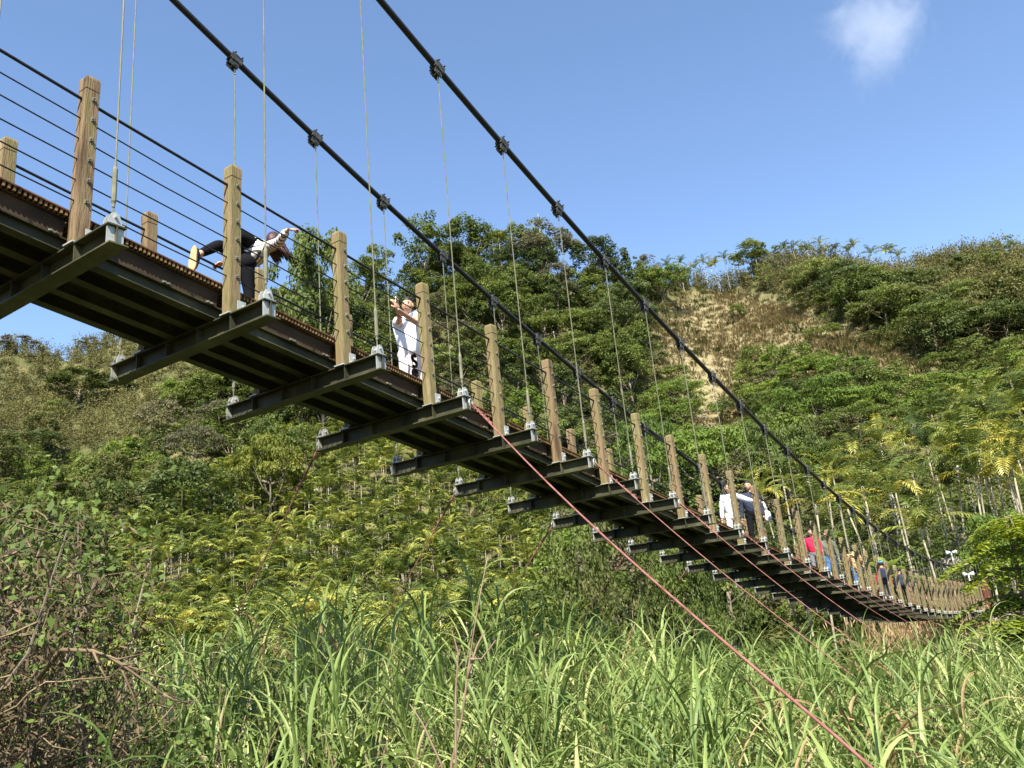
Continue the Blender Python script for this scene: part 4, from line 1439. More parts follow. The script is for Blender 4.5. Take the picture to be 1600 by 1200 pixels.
# -- areca plantation
P = scatter(60, 150, -36, 6, 2.45, .42)
px, py = proj(P)
P = P[inpoly(px, py, PLANT) & clear_of_bridge(P, 5)]
P = P[np.argsort(rr_of(P))]
cnt = 0
for i in range(len(P)):
    k = int(rng.integers(5)); a = rng.uniform(0, 2 * PI); s0 = rng.uniform(1.0, 1.4)
    if cnt < 225:
        add_palm(P[i], a, s0, 'p', k, 'slender areca palm with a pale trunk in the dense plantation below the bridge', 'areca palms of the plantation on the lower slope', (rng.normal(0, .04), rng.normal(0, .04)))
        cnt += 1
    else:
        b_, Q, T = PALMS[k]
        put('palm_plantation', 'palm_leaf', xf(Q, P[i], a, s0), np.clip(T + rng.uniform(-.17, .17), 0, 1))
        tv = np.vstack(b_.V)
        f = np.array([q for q in b_.F if len(q) == 4])
        put('palm_plantation', 'palm_trunk', xf(tv[f].reshape(-1, 4, 3), P[i], a, s0), np.full(len(f), .5))

# -- tall palms of the right-hand grove
G = [(1225, 745, 62), (1262, 790, 56), (1332, 705, 70), (1345, 760, 60), (1400, 770, 57), (1395, 740, 66), (1442, 700, 66), (1445, 825, 53), (1470, 715, 62), (1490, 640, 74), (1497, 690, 64), (1530, 700, 60), (1528, 660, 70), (1560, 650, 66), (1560, 690, 61), (1585, 600, 78), (1590, 655, 66), (1596, 700, 60), (1610, 640, 64), (1575, 730, 57), (1510, 745, 58), (1415, 690, 76), (1370, 690, 82), (1300, 730, 78), (1280, 760, 70), (1546, 620, 80), (1450, 665, 84), (1640, 610, 66), (1660, 680, 60), (1210, 770, 74), (1425, 735, 72), (1475, 760, 68), (1540, 745, 66), (1350, 790, 66)]
for q, (cx, cy, r) in enumerate(G):
    top = at_r(cx, cy, r)
    z0 = gz(top[0], top[1])
    i = int(rng.integers(4))
    h = (7.6, 8.6, 6.6, 9.2)[i]
    want = max(3.2, top[2] - z0)
    o = add_palm((top[0], top[1], z0), rng.uniform(0, 6.28), 1.0, 't', i, 'tall areca palm with a slim pale trunk in the grove beyond the bridge end', 'tall areca palms of the grove beyond the bridge end', (rng.normal(0, .03), rng.normal(0, .03)))
    for ch in o.children:
        if ch.name.startswith('trunk'): ch.scale = (1, 1, (want - .6) / h)
        else:
            ch.scale = (1.15, 1.15, 1.15)
            ch.location = (0, 0, (want - .6) - h * 1.15)

# -- palms along the skyline
SKY = [(1043, 415), (1062, 412), (1085, 420), (1100, 410), (1110, 418), (1133, 405), (1118, 412), (1180, 400), (1225, 390), (1240, 388), (1252, 395), (1262, 392), (1282, 382), (1290, 394), (1305, 390), (1334, 384), (1326, 392), (1362, 397), (1382, 395), (1390, 392), (1405, 400), (770, 375), (783, 380), (842, 352), (590, 415), (600, 410), (780, 372)]
for cx, cy in SKY:
    r = float(np.interp(math.degrees(0) + az_of(*at_r(cx, cy, 100)[:2]), AZK, RR)) - rng.uniform(0, 5)
    top = at_r(cx, cy, r)
    z0 = gz(top[0], top[1])
    i = int(rng.integers(5)); h = (3.6, 4.3, 3.2, 4.8, 3.9)[i]
    want = max(3.0, top[2] - z0)
    o = add_palm((top[0], top[1], z0), rng.uniform(0, 6.28), 1.0, 'p', i, 'areca palm standing out against the sky on the ridge line', 'areca palms along the ridge line')
    for ch in o.children:
        if ch.name.startswith('trunk'): ch.scale = (1.3, 1.3, (want - .4) / h)
        else: ch.location = (0, 0, (want - .4) - h)

# -- single trees that stand out
def special(cx, cy, r, w_px, key, i, mat, label, name='broadleaf_tree', top_px=None, cat='tree'):
    """cx, cy = middle of the crown in the photo, w_px its width there, r its distance"""
    c = at_r(cx, cy, r)
    z0 = gz(c[0], c[1])
    R0 = {'round': 3.6, 'tall': 2.9, 'layer': 4.4, 'loose': 3.0, 'fine': 2.4}[key]
    H0 = {'round': 2.2 + 2.6, 'tall': 3.2 + 3.8, 'layer': 3.4 + 1.7, 'loose': 3.0 + 3.0, 'fine': 0.9 + 2.0}[key]
    s0 = w_px / FPX * np.linalg.norm(c) / (2.1 * R0)
    s1 = max(.35, (c[2] - z0) / H0)
    return add_tree(name, (c[0], c[1], z0), rng.uniform(0, 6.28), (s0, s1), key, i, mat, label, cat)


special(1175, 400, 186, 74, 'round', 0, 'leaf_mid', 'big rounded green tree standing alone on the ridge among palms')
special(25, 556, 188, 62, 'loose', 0, 'leaf_grey', 'small airy tree on the ridge at the far left edge')
special(140, 540, 186, 44, 'loose', 1, 'leaf_grey', 'thin sparse tree on the left ridge beneath the bridge deck')
special(125, 600, 172, 120, 'round', 1, 'leaf_dark', 'big dark green tree amid olive bamboo on the left hill')
special(50, 690, 152, 90, 'layer', 0, 'leaf_dark', 'dark spreading tree low in the olive bamboo of the left hill')
special(285, 770, 118, 130, 'round', 2, 'leaf_dark', 'large dark green domed tree just above the palm plantation')
special(420, 722, 122, 100, 'layer', 1, 'leaf_yellow', 'flat topped yellow green tree at the upper edge of the plantation')
special(430, 695, 128, 110, 'layer', 2, 'leaf_mid', 'flat layered green tree just uphill of the yellow green one')
special(300, 690, 132, 80, 'layer', 0, 'leaf_grey', 'brownish grey flat crowned tree in the middle of the left slope')
special(455, 440, 150, 80, 'loose', 1, 'leaf_mid', 'open branched tree on the skyline below the leaning person')
special(500, 470, 140, 120, 'round', 3, 'leaf_mid', 'broad green tree behind the third near post of the bridge')
special(660, 385, 160, 80, 'tall', 0, 'leaf_mid', 'tall tree at the left shoulder of the central peak')
special(735, 380, 158, 100, 'round', 1, 'leaf_mid', 'tall rounded tree on the central peak left of the two cables')
special(850, 385, 158, 105, 'round', 2, 'leaf_grey', 'large pale grey green tree on the top of the central peak')
special(925, 400, 160, 70, 'tall', 1, 'leaf_dark', 'dark tree on the right shoulder of the central peak')
special(1030, 440, 166, 70, 'round', 0, 'leaf_bright', 'bright green tree in the saddle beside the near main cable')
special(1390, 480, 170, 110, 'layer', 1, 'leaf_dark', 'dark spreading tree under the bamboo of the right ridge')
special(1290, 500, 168, 60, 'tall', 2, 'leaf_dark', 'dark clump of trees at the upper edge of the dry slope')
special(1270, 620, 118, 120, 'layer', 2, 'leaf_bright', 'wide feathery green tree below the bare dry slope')
special(1110, 715, 96, 170, 'layer', 0, 'leaf_bright', 'wide flat bright green canopy behind the middle of the bridge')
special(1010, 710, 98, 100, 'layer', 1, 'leaf_bright', 'feathery bright green tree behind the guard posts left of the flat canopy')
special(1220, 700, 92, 120, 'layer', 2, 'leaf_mid', 'layered green tree behind the navy jacket walker')
special(900, 905, 62, 110, 'fine', 0, 'leaf_mid', 'leafy green shrub at the foot of the plantation under the bridge', 'shrub', cat='shrub')
special(975, 915, 54, 110, 'fine', 1, 'scrub', 'feathery olive green shrub under the bridge by the first red rope', 'shrub', cat='shrub')
special(1060, 925, 52, 110, 'fine', 0, 'leaf_mid', 'rounded green shrub under the bridge right of the olive one', 'shrub', cat='shrub')
special(1140, 950, 46, 90, 'fine', 1, 'leaf_mid', 'low green shrub between the second and third red ropes', 'shrub', cat='shrub')
special(1575, 865, 44, 110, 'layer', 0, 'leaf_bright', 'green layered tree beyond the bridge end at the right edge')
special(1440, 900, 62, 120, 'fine', 0, 'leaf_mid', 'green bush behind the far end of the railing', 'shrub', cat='shrub')
# ------------------------------------------------------------------ FOREGROUND: cane grass, weeds, thicket
def blade(rs, base, th, el0, L, w, n=7, bendk=1.0):
    """one long folded leaf blade, arching over; returns quads (n*2,4,3)"""
    s_ = np.linspace(0, 1, n + 1)
    el = el0 - bendk * s_ ** 1.35 * rs.uniform(1.3, 2.6)
    ds = L / n
    hx = np.concatenate([[0], np.cumsum(np.cos(el[:-1]) * ds)]); hz = np.concatenate([[0], np.cumsum(np.sin(el[:-1]) * ds)])
    d = np.array([math.cos(th), math.sin(th), 0]); sd = np.array([-d[1], d[0], 0])
    tw = rs.normal(0, .5)
    C = base + hx[:, None] * d + hz[:, None] * np.array([0, 0, 1.0]) + (s_ ** 2)[:, None] * sd * tw * L * .18
    ww = w * np.minimum(1, .45 + 2.4 * s_) * np.clip((1 - s_) * 1.9, 0.02, 1) ** .8
    tg = unit(np.gradient(C, axis=0))
    rl = rs.normal(0, .35)
    sd2 = unit(sd * math.cos(rl) + np.cross(tg, sd) * math.sin(rl))
    nr = np.cross(tg, sd2)
    lift = nr * (ww * .35)[:, None] * np.sign(nr[:, 2:3] + 1e-6)
    A = C + sd2 * ww[:, None] + lift; B = C - sd2 * ww[:, None] + lift
    q1 = np.stack([C[:-1], A[:-1], A[1:], C[1:]], 1); q2 = np.stack([B[:-1], C[:-1], C[1:], B[1:]], 1)
    return np.vstack([q1, q2])


def shoot(rs, H, nbl, w=.0150):
    """a cane with alternate blades; separate lists of green quads, dead quads, stem quads"""
    lean = rs.normal(0, .13, 2)
    G_, D_, gt, dt = [], [], [], []
    ct = lambda z: np.array([lean[0] * z + .03 * z * z * np.sign(lean[0]), lean[1] * z, z])
    th = rs.uniform(0, 2 * PI)
    for i in range(nbl):
        f = i / (nbl - 1)
        z = H * (.16 + .84 * f)
        th += PI + rs.normal(0, .55)
        el = math.radians(52 + 30 * f + rs.normal(0, 8))
        L = rs.uniform(.8, 1.3) * (1.0 - .25 * abs(f - .6))
        if f < .40 and rs.random() < .65:
            q = blade(rs, ct(z), th, math.radians(rs.uniform(0, 45)), L * .8, w * .8, 6, 1.4); D_.append(q); dt.append(np.full(len(q), np.clip(rs.normal(.5, .2), 0, 1)))
        else:
            q = blade(rs, ct(z), th, el, L, w * rs.uniform(.75, 1.3), 8 if f > .5 else 6, rs.uniform(.55, 1.15)); G_.append(q); gt.append(np.full(len(q), np.clip(rs.normal(.5, .17), 0, 1)))
    zz = np.linspace(-.2, H * 1.0, 6)
    t = MB().tube([ct(max(z, -.2)) for z in zz], np.linspace(.011, .005, 6), 5, cap=False)
    tv = np.vstack(t.V); sq = tv[np.array(t.F)]
    return (np.vstack(G_ + [sq]), np.concatenate(gt + [np.full(len(sq), .62)]), np.vstack(D_) if D_ else None, np.concatenate(dt) if dt else None)


SHOOTS = [shoot(np.random.default_rng(200 + i), H, n) for i, (H, n) in enumerate(((1.9, 15), (2.2, 16), (2.5, 18), (1.7, 14), (2.3, 17), (2.0, 15), (1.5, 13), (2.6, 18)))]
# top of the grass as seen from the path: (photo x, elevation in degrees)
TOPX = [-200, 200, 330, 480, 620, 760, 900, 1000, 1100, 1200, 1300, 1400, 1500, 1600, 1800]
TOPE = [1.0, 2.0, 3.6, 5.4, 5.8, 4.2, 2.2, 1.0, 0.2, -0.2, -0.2, -1.0, -1.6, -2.2, -2.4]
gp = []
for (r0, r1, sp) in ((4.6, 9.0, .42), (9.0, 15.0, .50), (15.0, 24.0, .72)):
    gp.append(scatter(r0, r1, -34, 40, sp))
gp = np.vstack(gp)
gq = []
for p in gp[rng.random(len(gp)) < .33]:
    for _ in range(int(rng.integers(3, 8))):
        q = p + np.array([rng.normal(0, .14), rng.normal(0, .14), 0])
        q[2] = gz(q[0], q[1]); gq.append(np.append(q, rng.random() * 0 + hash((round(p[0], 3), round(p[1], 3))) % 1000 / 1000))
gp = np.array(gq)
HS = np.array([1.9, 2.2, 2.5, 1.7, 2.3, 2.0, 1.5, 2.6])
HOLLOW = [(*at_r(px_, py_, r_)[:2], q_) for px_, py_, r_, q_ in ((560, 1160, 5.8, .70), (300, 1120, 6.0, .65), (1080, 1120, 5.6, .55), (1480, 1180, 5.3, .45), (830, 1140, 5.4, .40), (1280, 1100, 6.2, .35), (700, 1080, 7.2, .45))]
for p4 in gp:
    p = p4[:3]
    r = math.hypot(p[0], p[1])
    pxx, pyy = proj(np.array([[p[0], p[1], 0.0]]))
    te = float(np.interp(pxx[0], TOPX, TOPE))
    az = float(az_of(p[0], p[1]))
    hd = min(math.hypot(p4[0] - h_[0], p4[1] - h_[1]) / h_[2] for h_ in HOLLOW)
    if hd < 1 and rng.random() < .93: continue
    patch = math.sin(p[0] * 1.15 + 2.0) * math.sin(p[1] * 1.3 + .4) + .6 * math.sin(p[0] * .5 - p[1] * .7)
    if patch < -.42 and rng.random() < .85: continue
    if az < -23 and r < 9.0: continue                     # the thicket stands there
    lowc = (-18 < az < -6) and r < 6.6                     # weedy hollow
    if lowc and rng.random() < .9: continue
    if r < 8.2 and 440 < pxx[0] < 660 and rng.random() < .85: continue
    # height so that tops stay about under the silhouette
    ztop = r * math.tan(math.radians(te - 6.5 * max(0, (11.5 - r) / 6.5) * (.35 + .95 * p4[3]) + (p4[3] - .85) * 2.8 + min(.3, rng.normal(-.1, .4))))
    k = int(rng.integers(8))
    hneed = (ztop - p[2])
    H = HS[k] + .65
    s0 = float(np.clip(hneed / H, .42, 1.12)) * rng.uniform(.85, 1.05)
    if hneed < .45: continue
    a = rng.uniform(0, 2 * PI)
    g, gt, d, dt = SHOOTS[k]
    sh = rng.uniform(-.18, .18) + (p4[3] - .5) * .42
    put('cane_grass', 'drycane' if (p4[3] < .07 and r > 7.5 and rng.random() < .7) or (hd < 1.4 and rng.random() < .12) else 'cane', xf(g, p, a, (s0 * 1.05, s0 * 1.05, s0)), np.clip(gt + sh, 0, 1))
    if d is not None:
        put('cane_grass', 'drycane', xf(d, p, a, s0), np.clip(dt + rng.uniform(-.2, .2), 0, 1))


# -- weeds and litter below the grass
def weed_proto(rs, R, H, n, leaf):
    d = rs.normal(size=(n, 3)); d[:, 2] = np.abs(d[:, 2])
    P_ = unit(d) * np.array([R, R, H]) * rs.uniform(.3, 1, (n, 1))
    return leaf_quads(P_, d + np.array([0, -.4, 1.2]) + rs.normal(0, .4, (n, 3)), leaf * rs.uniform(.5, 1.3, n), leaf * .5, rs), np.clip(.5 + rs.normal(0, .18, n), 0, 1)


WEED = [weed_proto(np.random.default_rng(300 + i), .45, .55, 90, .045) for i in range(3)]
WEEDB = [weed_proto(np.random.default_rng(310 + i), .6, .75, 120, .085) for i in range(3)]
P = np.vstack([scatter(3.6, 9, -40, 42, .55), scatter(9, 26, -38, 42, 1.0)])
for p in P:
    k = int(rng.integers(3)); r = math.hypot(p[0], p[1])
    Q, T = (WEED if r < 9 and rng.random() < .6 else WEEDB)[k]
    s0 = rng.uniform(.7, 1.5)
    put('ground_weeds', 'weed' if rng.random() < .72 else 'dryleaf', xf(Q, p, rng.uniform(0, 6.28), (s0, s0, s0 * rng.uniform(.7, 1.6))), np.clip(T + rng.uniform(-.25, .25), 0, 1))
P = scatter(24, 60, -40, 44, 2.1)
px, py = proj(P)
P = P[~((rr_of(P) > 48) & inpoly(px, py, PLANT))]
P = P[~((P[:, 1] > YN) & (P[:, 1] < YF) & (P[:, 0] > 44))]
for p in P:
    Q, T = BUSH[int(rng.integers(4))]
    s0 = rng.uniform(.55, 1.15)
    lim_z = -1.9 - p[2] if (p[1] > YN - 2 and p[1] < YF + 2) else 9
    if az_of(p[0], p[1]) < 4: s0 *= .6
    s1 = min(s0 * rng.uniform(.7, 1.5), max(.2, lim_z / 1.9))
    put('valley_scrub', str(rng.choice(['weed', 'leaf_mid', 'scrub', 'leaf_bright'], p=[.3, .3, .2, .2])), xf(Q, p, rng.uniform(0, 6.28), (s0, s0, s1)), np.clip(T + rng.uniform(-.25, .25), 0, 1))

# -- build every mass of foliage as one object
LAB = {'forest': ('mass of green trees filling the steep hillside between the nearer trees', 'forest'),
       'undergrowth': ('low bushes and saplings covering the far hillside', 'undergrowth'),
       'bamboo_thicket': ('olive brown bamboo covering the left hill and the right ridge', 'bamboo'),
       'dry_grass': ('tan dry grass on the bare landslip slope', 'dry grass'),
       'palm_plantation': ('farther rows of areca palms in the plantation', 'palms'),
       'cane_grass': ('tall green cane grass with arching blades filling the foreground', 'grass'),
       'ground_weeds': ('low leafy weeds and dead leaves under the cane grass', 'weeds'),
       'valley_scrub': ('green scrub on the valley floor behind the cane grass', 'scrub')}
for st_ in LAB:
    ks = [k for k in stuffQ if k[0] == st_]
    if not ks: continue
    Qs, Ts, mi, mats = [], [], [], []
    for j, k in enumerate(ks):
        mats.append(M[k[1]])
        for Q, T in stuffQ[k]:
            Qs.append(Q); Ts.append(T); mi.append(np.full(len(Q), j))
    o = link(st_, quad_mesh(st_, np.vstack(Qs), np.concatenate(Ts), mats, np.concatenate(mi)))
    tag(o, LAB[st_][0], LAB[st_][1], None, 'stuff')
    print('STUFF', st_, sum(len(q) for q in Qs))
stuffQ.clear()

# -- vine-choked thicket on the left
tb = at_r(60, 1000, 5.6)
tz = gz(tb[0], tb[1])
th_o = np.array([tb[0], tb[1], tz])
thick = empty('vine_thicket', th_o, 'tall thicket of dry brown vines and withered leaves at the left edge', 'thicket')
rs = np.random.default_rng(401)
fwd = _fh; lft = -RIGHT_H
b = MB()
stems = []
for i in range(34):
    s_ = rs.uniform(-.22, 1.3); dpt = rs.uniform(-.6, 1.2)
    base = lft * s_ + fwd * dpt
    h = rs.uniform(1.7, 2.9) * (1.0 if s_ > -.35 else .62)
    q = rs.normal(0, .36, (5, 3)); q[:, 2] *= .3; q[0] = 0
    P_ = np.array([base + np.array([0, 0, h * t]) for t in np.linspace(0, 1, 5)]) + np.cumsum(q, 0) * .5
    b.tube(P_, np.linspace(.013, .005, 5) * rs.uniform(.5, 1.2), 5)
    stems.append(P_)
b.build('stem', M['bark'], thick)
b = MB()
for i in range(480):
    P0 = stems[rs.integers(len(stems))]
    t = rs.uniform(.25, 1.0)
    a = np.array([np.interp(t * 4, range(5), P0[:, j]) for j in range(3)])
    n = 9
    w = rs.normal(0, 1, 3); w[2] *= .6; w = unit(w)
    st0 = rs.uniform(.045, .10)
    P_ = [a]
    for j in range(n):
        w = unit(w + rs.normal(0, .38, 3) + np.array([0, 0, -.13]))
        P_.append(P_[-1] + w * st0)
    b.tube(P_, np.linspace(.0048, .0020, n + 1) * rs.uniform(.6, 1.5), 4, cap=False)
b.build('dry_vine', M['vine'], thick)
Q_, T_ = [], []
for P0 in stems:
    m = 700
    t = rs.uniform(.08, 1.0, m)
    C = np.stack([np.interp(t * 4, range(5), P0[:, j]) for j in range(3)], 1) + rs.normal(0, .13, (m, 3))
    nn = rs.normal(size=(m, 3)); nn[:, 2] *= .35
    L = rs.uniform(.012, .036, m)
    Q_.append(leaf_quads(C, nn, L * 1.2, L * .26, rs)); T_.append(np.clip(rs.normal(.5, .24, m), 0, 1))
o = link('withered_leaves', quad_mesh('withered_leaves', np.vstack(Q_), np.concatenate(T_), M['dryleaf']), thick)
o['kind'] = 'stuff'
Q_, T_ = [], []
for P0 in stems:
    if P0[-1][2] < 1.2: continue
    top_ = P0[-1]
    m = int(rs.integers(60, 120))
    C = top_ + rs.normal(0, .16, (m, 3)) + np.array([0, 0, .02])
    C[: m // 2] = top_ + rs.normal(0, .3, (m // 2, 3)) - np.array([0, 0, .45]) * rs.uniform(0, 2.4, (m // 2, 1))
    nn = rs.normal(0, .6, (m, 3)) + np.array([0, 0, .7]) - fwd * .5
    L = rs.uniform(.014, .036, m)
    Q_.append(leaf_quads(C, nn, L * 1.15, L * .55, rs)); T_.append(np.clip(rs.normal(.55, .2, m), 0, 1))
o = link('green_leaves', quad_mesh('green_leaves', np.vstack(Q_), np.concatenate(T_), M['weed']), thick)
o['kind'] = 'stuff'

# -- dark leafy bush in front of the thicket, with a pale dead branch
for q, (cx, cy, r, nlf, R_, lab) in enumerate(((270, 1120, 6.4, 2600, (1.0, .8, .75), 'dark leafy bush with dead twigs below the pale bent branch'), (560, 1180, 6.2, 1700, (.75, .6, .45), 'dark shaded bush at the bottom edge below the dead brown grass'))):
    c = at_r(cx, cy, r); z0 = gz(c[0], c[1])
    bo_ = empty('shrub', (c[0], c[1], z0), lab, 'shrub')
    d = rs.normal(size=(nlf, 3)); d[:, 2] = np.abs(d[:, 2])
    P_ = unit(d) * rs.uniform(.35, 1.0, (nlf, 1)) * np.array([R_[0], R_[1], max(.6, c[2] - z0 + .25)]) + rs.normal(0, .08, (nlf, 3))
    L = rs.uniform(.018, .048, nlf)
    link('crown', quad_mesh('crown', leaf_quads(P_, d * .5 + rs.normal(0, .6, (nlf, 3)) + np.array([0, 0, .4]), L, L * .62, rs), np.clip(rs.normal(.42, .2, nlf), 0, 1), M['weed']), bo_)
    b = MB()
    for i in range(26):
        th = rs.uniform(0, 2 * PI); hh = rs.uniform(.5, 1.0) * max(.6, c[2] - z0 + .35)
        e_ = np.array([math.cos(th) * R_[0] * .8, math.sin(th) * R_[1] * .8, hh])
        b.tube([(0, 0, -.1), e_ * .45 + rs.normal(0, .08, 3), e_], [.012, .008, .003], 5)
    b.build('stem', M['twig'], bo_)
p0 = at_r(95, 1015, 5.2); p1 = at_r(145, 1017, 5.15); p2 = at_r(185, 1035, 5.1); p3 = at_r(255, 1085, 5.0)
br_o = np.array([p0[0], p0[1], p0[2]])
b = MB()
b.tube(np.array([at_r(60, 1060, 5.3), p0, p1, p2, p3]) - br_o, [.014, .013, .011, .009, .004], 6)
for (t0, ex, ey) in ((p1, 230, 1020), (p2, 250, 1035), (p2, 215, 1110), (p1, 175, 1075), (p3, 300, 1100), (p2, 270, 1062)):
    q = at_r(ex, ey, 5.05)
    b.tube(np.array([t0, (t0 + q) / 2 + rs.normal(0, .02, 3), q]) - br_o, [.007, .005, .002], 5)
tag(b.build('dead_branch', M['vine'], None, br_o, smooth=True), 'pale bent dead branch sticking out of the thicket', 'branch')

# -- bare reddish saplings in the middle of the grass
sp0 = at_r(705, 1195, 6.0); szz = gz(sp0[0], sp0[1])
so_ = np.array([sp0[0], sp0[1], szz])
sap = empty('bare_sapling', so_, 'thin leafless reddish sapling rising out of the cane grass', 'sapling')
for (chain) in (((705, 1195), (722, 1120), (730, 1060), (738, 1000), (748, 940), (762, 870)), ((712, 1180), (712, 1080), (716, 1020), (706, 985)), ((730, 1060), (745, 1010), (758, 985)), ((735, 1030), (752, 1030), (775, 1000)), ((690, 1195), (660, 1130), (640, 1100))):
    P_ = [at_r(x_, y_, 6.0 + .05 * i) for i, (x_, y_) in enumerate(chain)]
    if chain[0][1] > 1170: P_ = [np.array([sp0[0], sp0[1], szz - .05])] + P_
    MB().tube(np.array(P_) - so_, np.linspace(.011, .0035, len(P_)), 6).build('stem', M['twig'], sap, smooth=True)

# -- lemon-green tree at the right edge, in drooping layers
lt = at_r(1612, 950, 25.0); lz = gz(lt[0], lt[1])
lo_ = np.array([lt[0], lt[1], lz])
ltree = empty('lemon_green_tree', lo_, 'lemon green tree with drooping layered leaf sprays at the right edge', 'tree')
b = MB()
hgt = lt[2] - lz + 2.3
b.tube([(0, 0, -.3), (.1, .1, hgt * .5), (0, .05, hgt)], [.13, .09, .03], 8)
Q_, T_ = [], []
rs = np.random.default_rng(77)
for i in range(90):
    z_ = rs.uniform(.22, 1.0) * hgt
    th = rs.uniform(0, 2 * PI)
    Lb = rs.uniform(1.1, 2.6) * (1.15 - .5 * z_ / hgt)
    d = np.array([math.cos(th), math.sin(th), 0]); sd = np.array([-d[1], d[0], 0])
    n = 15
    s_ = np.linspace(0, 1, n)
    C = np.array([0, 0, z_]) + d * (s_ * Lb)[:, None] + np.array([0, 0, 1.0]) * (.18 * s_ - .42 * s_ ** 2)[:, None] * Lb
    b.tube(C[::3], np.linspace(.022, .006, len(C[::3])), 5)
    for j in range(2, n):
        wdt = .42 * math.sin(PI * (.15 + .75 * s_[j]))
        for q in (-1, 1):
            m = 5
            f = np.linspace(.2, 1, m)[:, None]
            cc = C[j] + sd * q * wdt * f + d * .10 * f + np.array([0, 0, -.16]) * f ** 2 + rs.normal(0, .02, (m, 3))
            nn = np.array([0, 0, 1.0]) + sd * q * .45 + rs.normal(0, .25, (m, 3))
            Q_.append(leaf_quads(cc, nn, rs.uniform(.055, .095, m), rs.uniform(.03, .05, m), rs)); T_.append(np.clip(rs.normal(.55, .2, m), 0, 1))
b.build('trunk', M['bark'], ltree, smooth=True)
link('crown', quad_mesh('crown', np.vstack(Q_), np.concatenate(T_), M['leaf_lemon']), ltree)

# -- banana plants behind the far deck
def banana(px_, py_, r, label, seed, sc):
    rs = np.random.default_rng(seed)
    c = at_r(px_, py_, r); z0 = gz(c[0], c[1]); h = max(1.2, c[2] - z0)
    o = empty('banana_plant', (c[0], c[1], z0), label, 'banana plant')
    MB().tube([(0, 0, -.2), (.03, 0, h * .5), (0, 0, h)], [.14, .11, .07], 9).build('stem', M['palm_leaf'], o, smooth=True, tint=True)
    for i in range(9):
        th = 2 * PI * i / 9 + rs.uniform(-.3, .3)
        el = math.radians(rs.uniform(35, 80)); L = rs.uniform(1.5, 2.1) * sc; n = 12
        s_ = np.linspace(0, 1, n + 1)
        e_ = el - s_ ** 1.4 * rs.uniform(.8, 1.9)
        ds = L / n
        hx = np.concatenate([[0], np.cumsum(np.cos(e_[:-1]) * ds)]); hz = np.concatenate([[0], np.cumsum(np.sin(e_[:-1]) * ds)])
        d = np.array([math.cos(th), math.sin(th), 0]); sd = np.array([-d[1], d[0], 0])
        C = np.array([0, 0, h]) + hx[:, None] * d + hz[:, None] * np.array([0, 0, 1.0])
        w = .27 * sc * np.clip(np.sin(PI * np.clip((s_ - .1) / .9, 0, 1)), 0.04, 1) ** .6
        up_ = np.cross(unit(np.gradient(C, axis=0)), sd); up_ *= np.sign(up_[:, 2:3] + 1e-6)
        A = C + sd * w[:, None] - up_ * (w * rs.uniform(-.1, .5))[:, None]; B = C - sd * w[:, None] - up_ * (w * rs.uniform(-.1, .5))[:, None]
        q = np.vstack([np.stack([C[:-1], A[:-1], A[1:], C[1:]], 1), np.stack([B[:-1], C[:-1], C[1:], B[1:]], 1)])
        link('leaf', quad_mesh('leaf', q, np.clip(np.full(len(q), rs.uniform(.3, .8)) + rs.normal(0, .05, len(q)), 0, 1), M['banana']), o)
    return o


banana(1383, 905, 52, 'light green banana plant behind the walkers at the far railing', 5, 1.0)
banana(1412, 915, 53, 'banana plant with upright leaves right of the larger one', 6, .8)
banana(1335, 890, 54, 'banana plant half hidden behind the plaid shirt', 7, .8)

# -- far landing: concrete block, white lamps, dark red gate posts, abutment
cb = at_r(1483, 878, 61); cz0 = gz(cb[0], cb[1])
blk = MB().box((0, 0, (cb[2] - cz0) / 2 + .1), (1.1, 1.1, cb[2] - cz0 + .9), rotz(.35))
bk = blk.build('concrete_block', M['concrete'], None, (cb[0], cb[1], cz0 - .3))
tag(bk, 'grey brown concrete anchor block among palms at the far bridge end', 'concrete block')


def lamp(px_, py_, r, label):
    c = at_r(px_, py_, r)
    o = empty('floodlight', c, label, 'floodlight', 'white lamps at the far end')
    MB().tube([(0, 0, -.5), (0, 0, .02)], .035, 8).build('pole', M['white'], o)
    for s_ in (-1, 1):
        e_ = MB()
        e_.tube([RIGHT_H * s_ * .06, RIGHT_H * s_ * .16, RIGHT_H * s_ * .30, RIGHT_H * s_ * .32], [.05, .08, .13, .12], 10)
        e_.build('lamp_head', M['white'], o, smooth=True)
    return o


lamp(1486, 863, 60.3, 'white twin headed lamp on top of the concrete anchor block')
lamp(1513, 897, 59, 'white twin headed lamp just above the far railing posts')
for q, (gx_, gy_) in enumerate(((56.9, 5.75), (57.4, 5.75), (57.9, 5.72), (58.4, 5.7), (58.3, 7.2))):
    g_ = MB()
    g_.box((0, 0, .85), (.13, .13, 1.7)); g_.box((0, 0, 1.73), (.16, .16, .06))
    o = g_.build('gate_post', M['redgate'], None, (gx_, gy_, float(np.interp(gx_, BX, BZ)) + .1))
    tag(o, 'dark red wooden post at the far landing where the railing ends', 'post', 'dark red posts at the far landing')
ab = MB().box((0, 0, -1.2), (4.5, 3.4, 2.4))
tag(ab.build('bridge_abutment', M['concrete'], None, (60.4, 6.49, BZ[-1] + .30)), 'concrete abutment carrying the far end of the bridge', 'abutment')

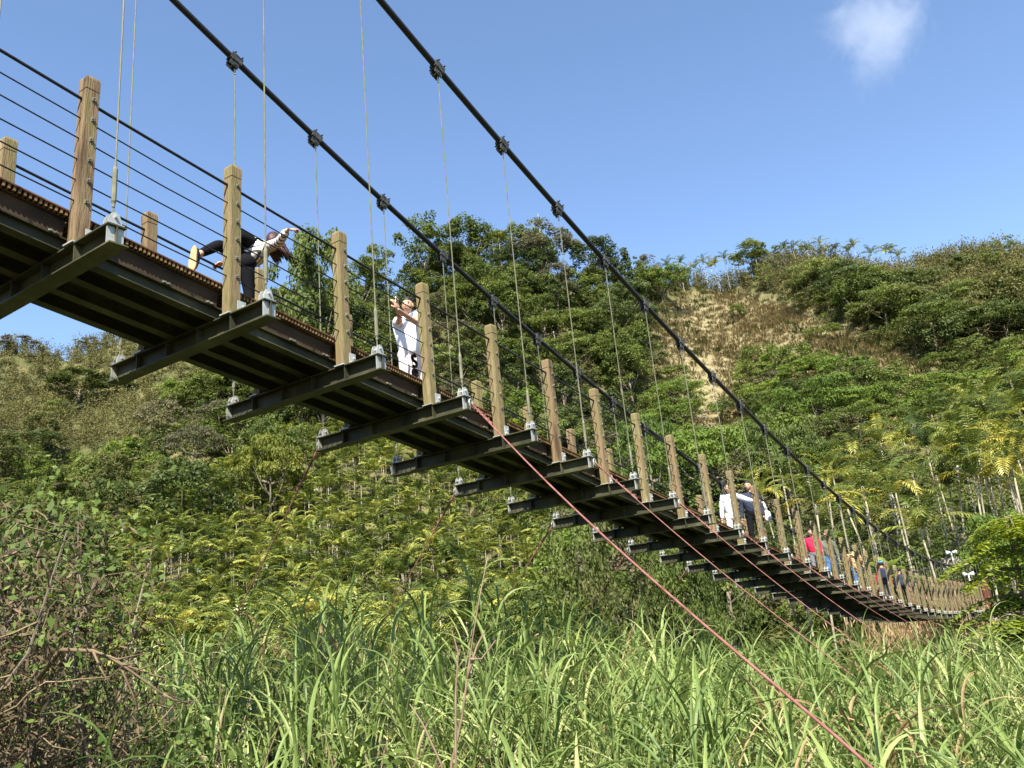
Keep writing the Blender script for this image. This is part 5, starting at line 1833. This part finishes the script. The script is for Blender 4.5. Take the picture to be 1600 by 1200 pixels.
# -- dead brown undergrowth hanging below the far landing
rs = np.random.default_rng(9)
c = at_r(1450, 985, 50); m = 2600
C = np.array([c[0], c[1], c[2] - .2]) * 0 + rs.normal(0, 1, (m, 3)) * np.array([2.6, 1.6, .75])
t = np.stack([rs.normal(0, .25, m), rs.normal(0, .25, m), -np.ones(m)], 1); t = unit(t)
bb_ = unit(np.cross(t, rs.normal(size=(m, 3)))); Lh = rs.uniform(.15, .45, m)[:, None]
Q = np.stack([C - t * Lh, C + bb_ * .03, C + t * Lh, C - bb_ * .03], 1)
o = link('dead_fronds', quad_mesh('dead_fronds', Q, np.clip(rs.normal(.5, .25, m), 0, 1), M['drycane']), None, c)
tag(o, 'brown dead fronds and grass hanging below the far end of the deck', 'dead leaves', None, 'stuff')

# -- small wisp of cloud, a real puff of vapour high above the ridge
cd = ray(1372, 42) * 900
cl = MB().sphere((0, 0, 0), (1, 1, 1), None, 24, 16).build('cloud', None or M['white'], None, cd)
cl.scale = (66, 66, 78)
m, t, out = new_mat('cloud_vapour')
vol = N(t, 'ShaderNodeVolumePrincipled')
vol.inputs['Color'].default_value = (0.98, 0.98, 1, 1)
vol.inputs['Anisotropy'].default_value = 0.2
tc = N(t, 'ShaderNodeTexCoord')
ln = N(t, 'ShaderNodeVectorMath', operation='LENGTH')
t.links.new(tc.outputs['Object'], ln.inputs[0])
ns = N(t, 'ShaderNodeTexNoise'); ns.inputs['Scale'].default_value = 2.0; ns.inputs['Detail'].default_value = 8; ns.inputs['Roughness'].default_value = .68; ns.inputs['Distortion'].default_value = .6
t.links.new(tc.outputs['Object'], ns.inputs['Vector'])
m1 = N(t, 'ShaderNodeMath', operation='MULTIPLY_ADD'); m1.inputs[1].default_value = -.52; m1.inputs[2].default_value = 0.0
t.links.new(ln.outputs['Value'], m1.inputs[0])
a1 = N(t, 'ShaderNodeMath', operation='ADD'); t.links.new(ns.outputs[0], a1.inputs[0]); t.links.new(m1.outputs[0], a1.inputs[1])
mr = N(t, 'ShaderNodeMapRange'); mr.inputs['From Min'].default_value = .15; mr.inputs['From Max'].default_value = .5; mr.inputs['To Max'].default_value = CLOUD_D
t.links.new(a1.outputs[0], mr.inputs['Value'])
t.links.new(mr.outputs[0], vol.inputs['Density'])
t.links.new(vol.outputs[0], out.inputs['Volume'])
cl.data.materials.clear(); cl.data.materials.append(m)
tag(cl, 'small soft white wisp of cloud in the blue sky at upper right', 'cloud')
S.cycles.volume_step_rate = 2.0
S.cycles.volume_max_steps = 64
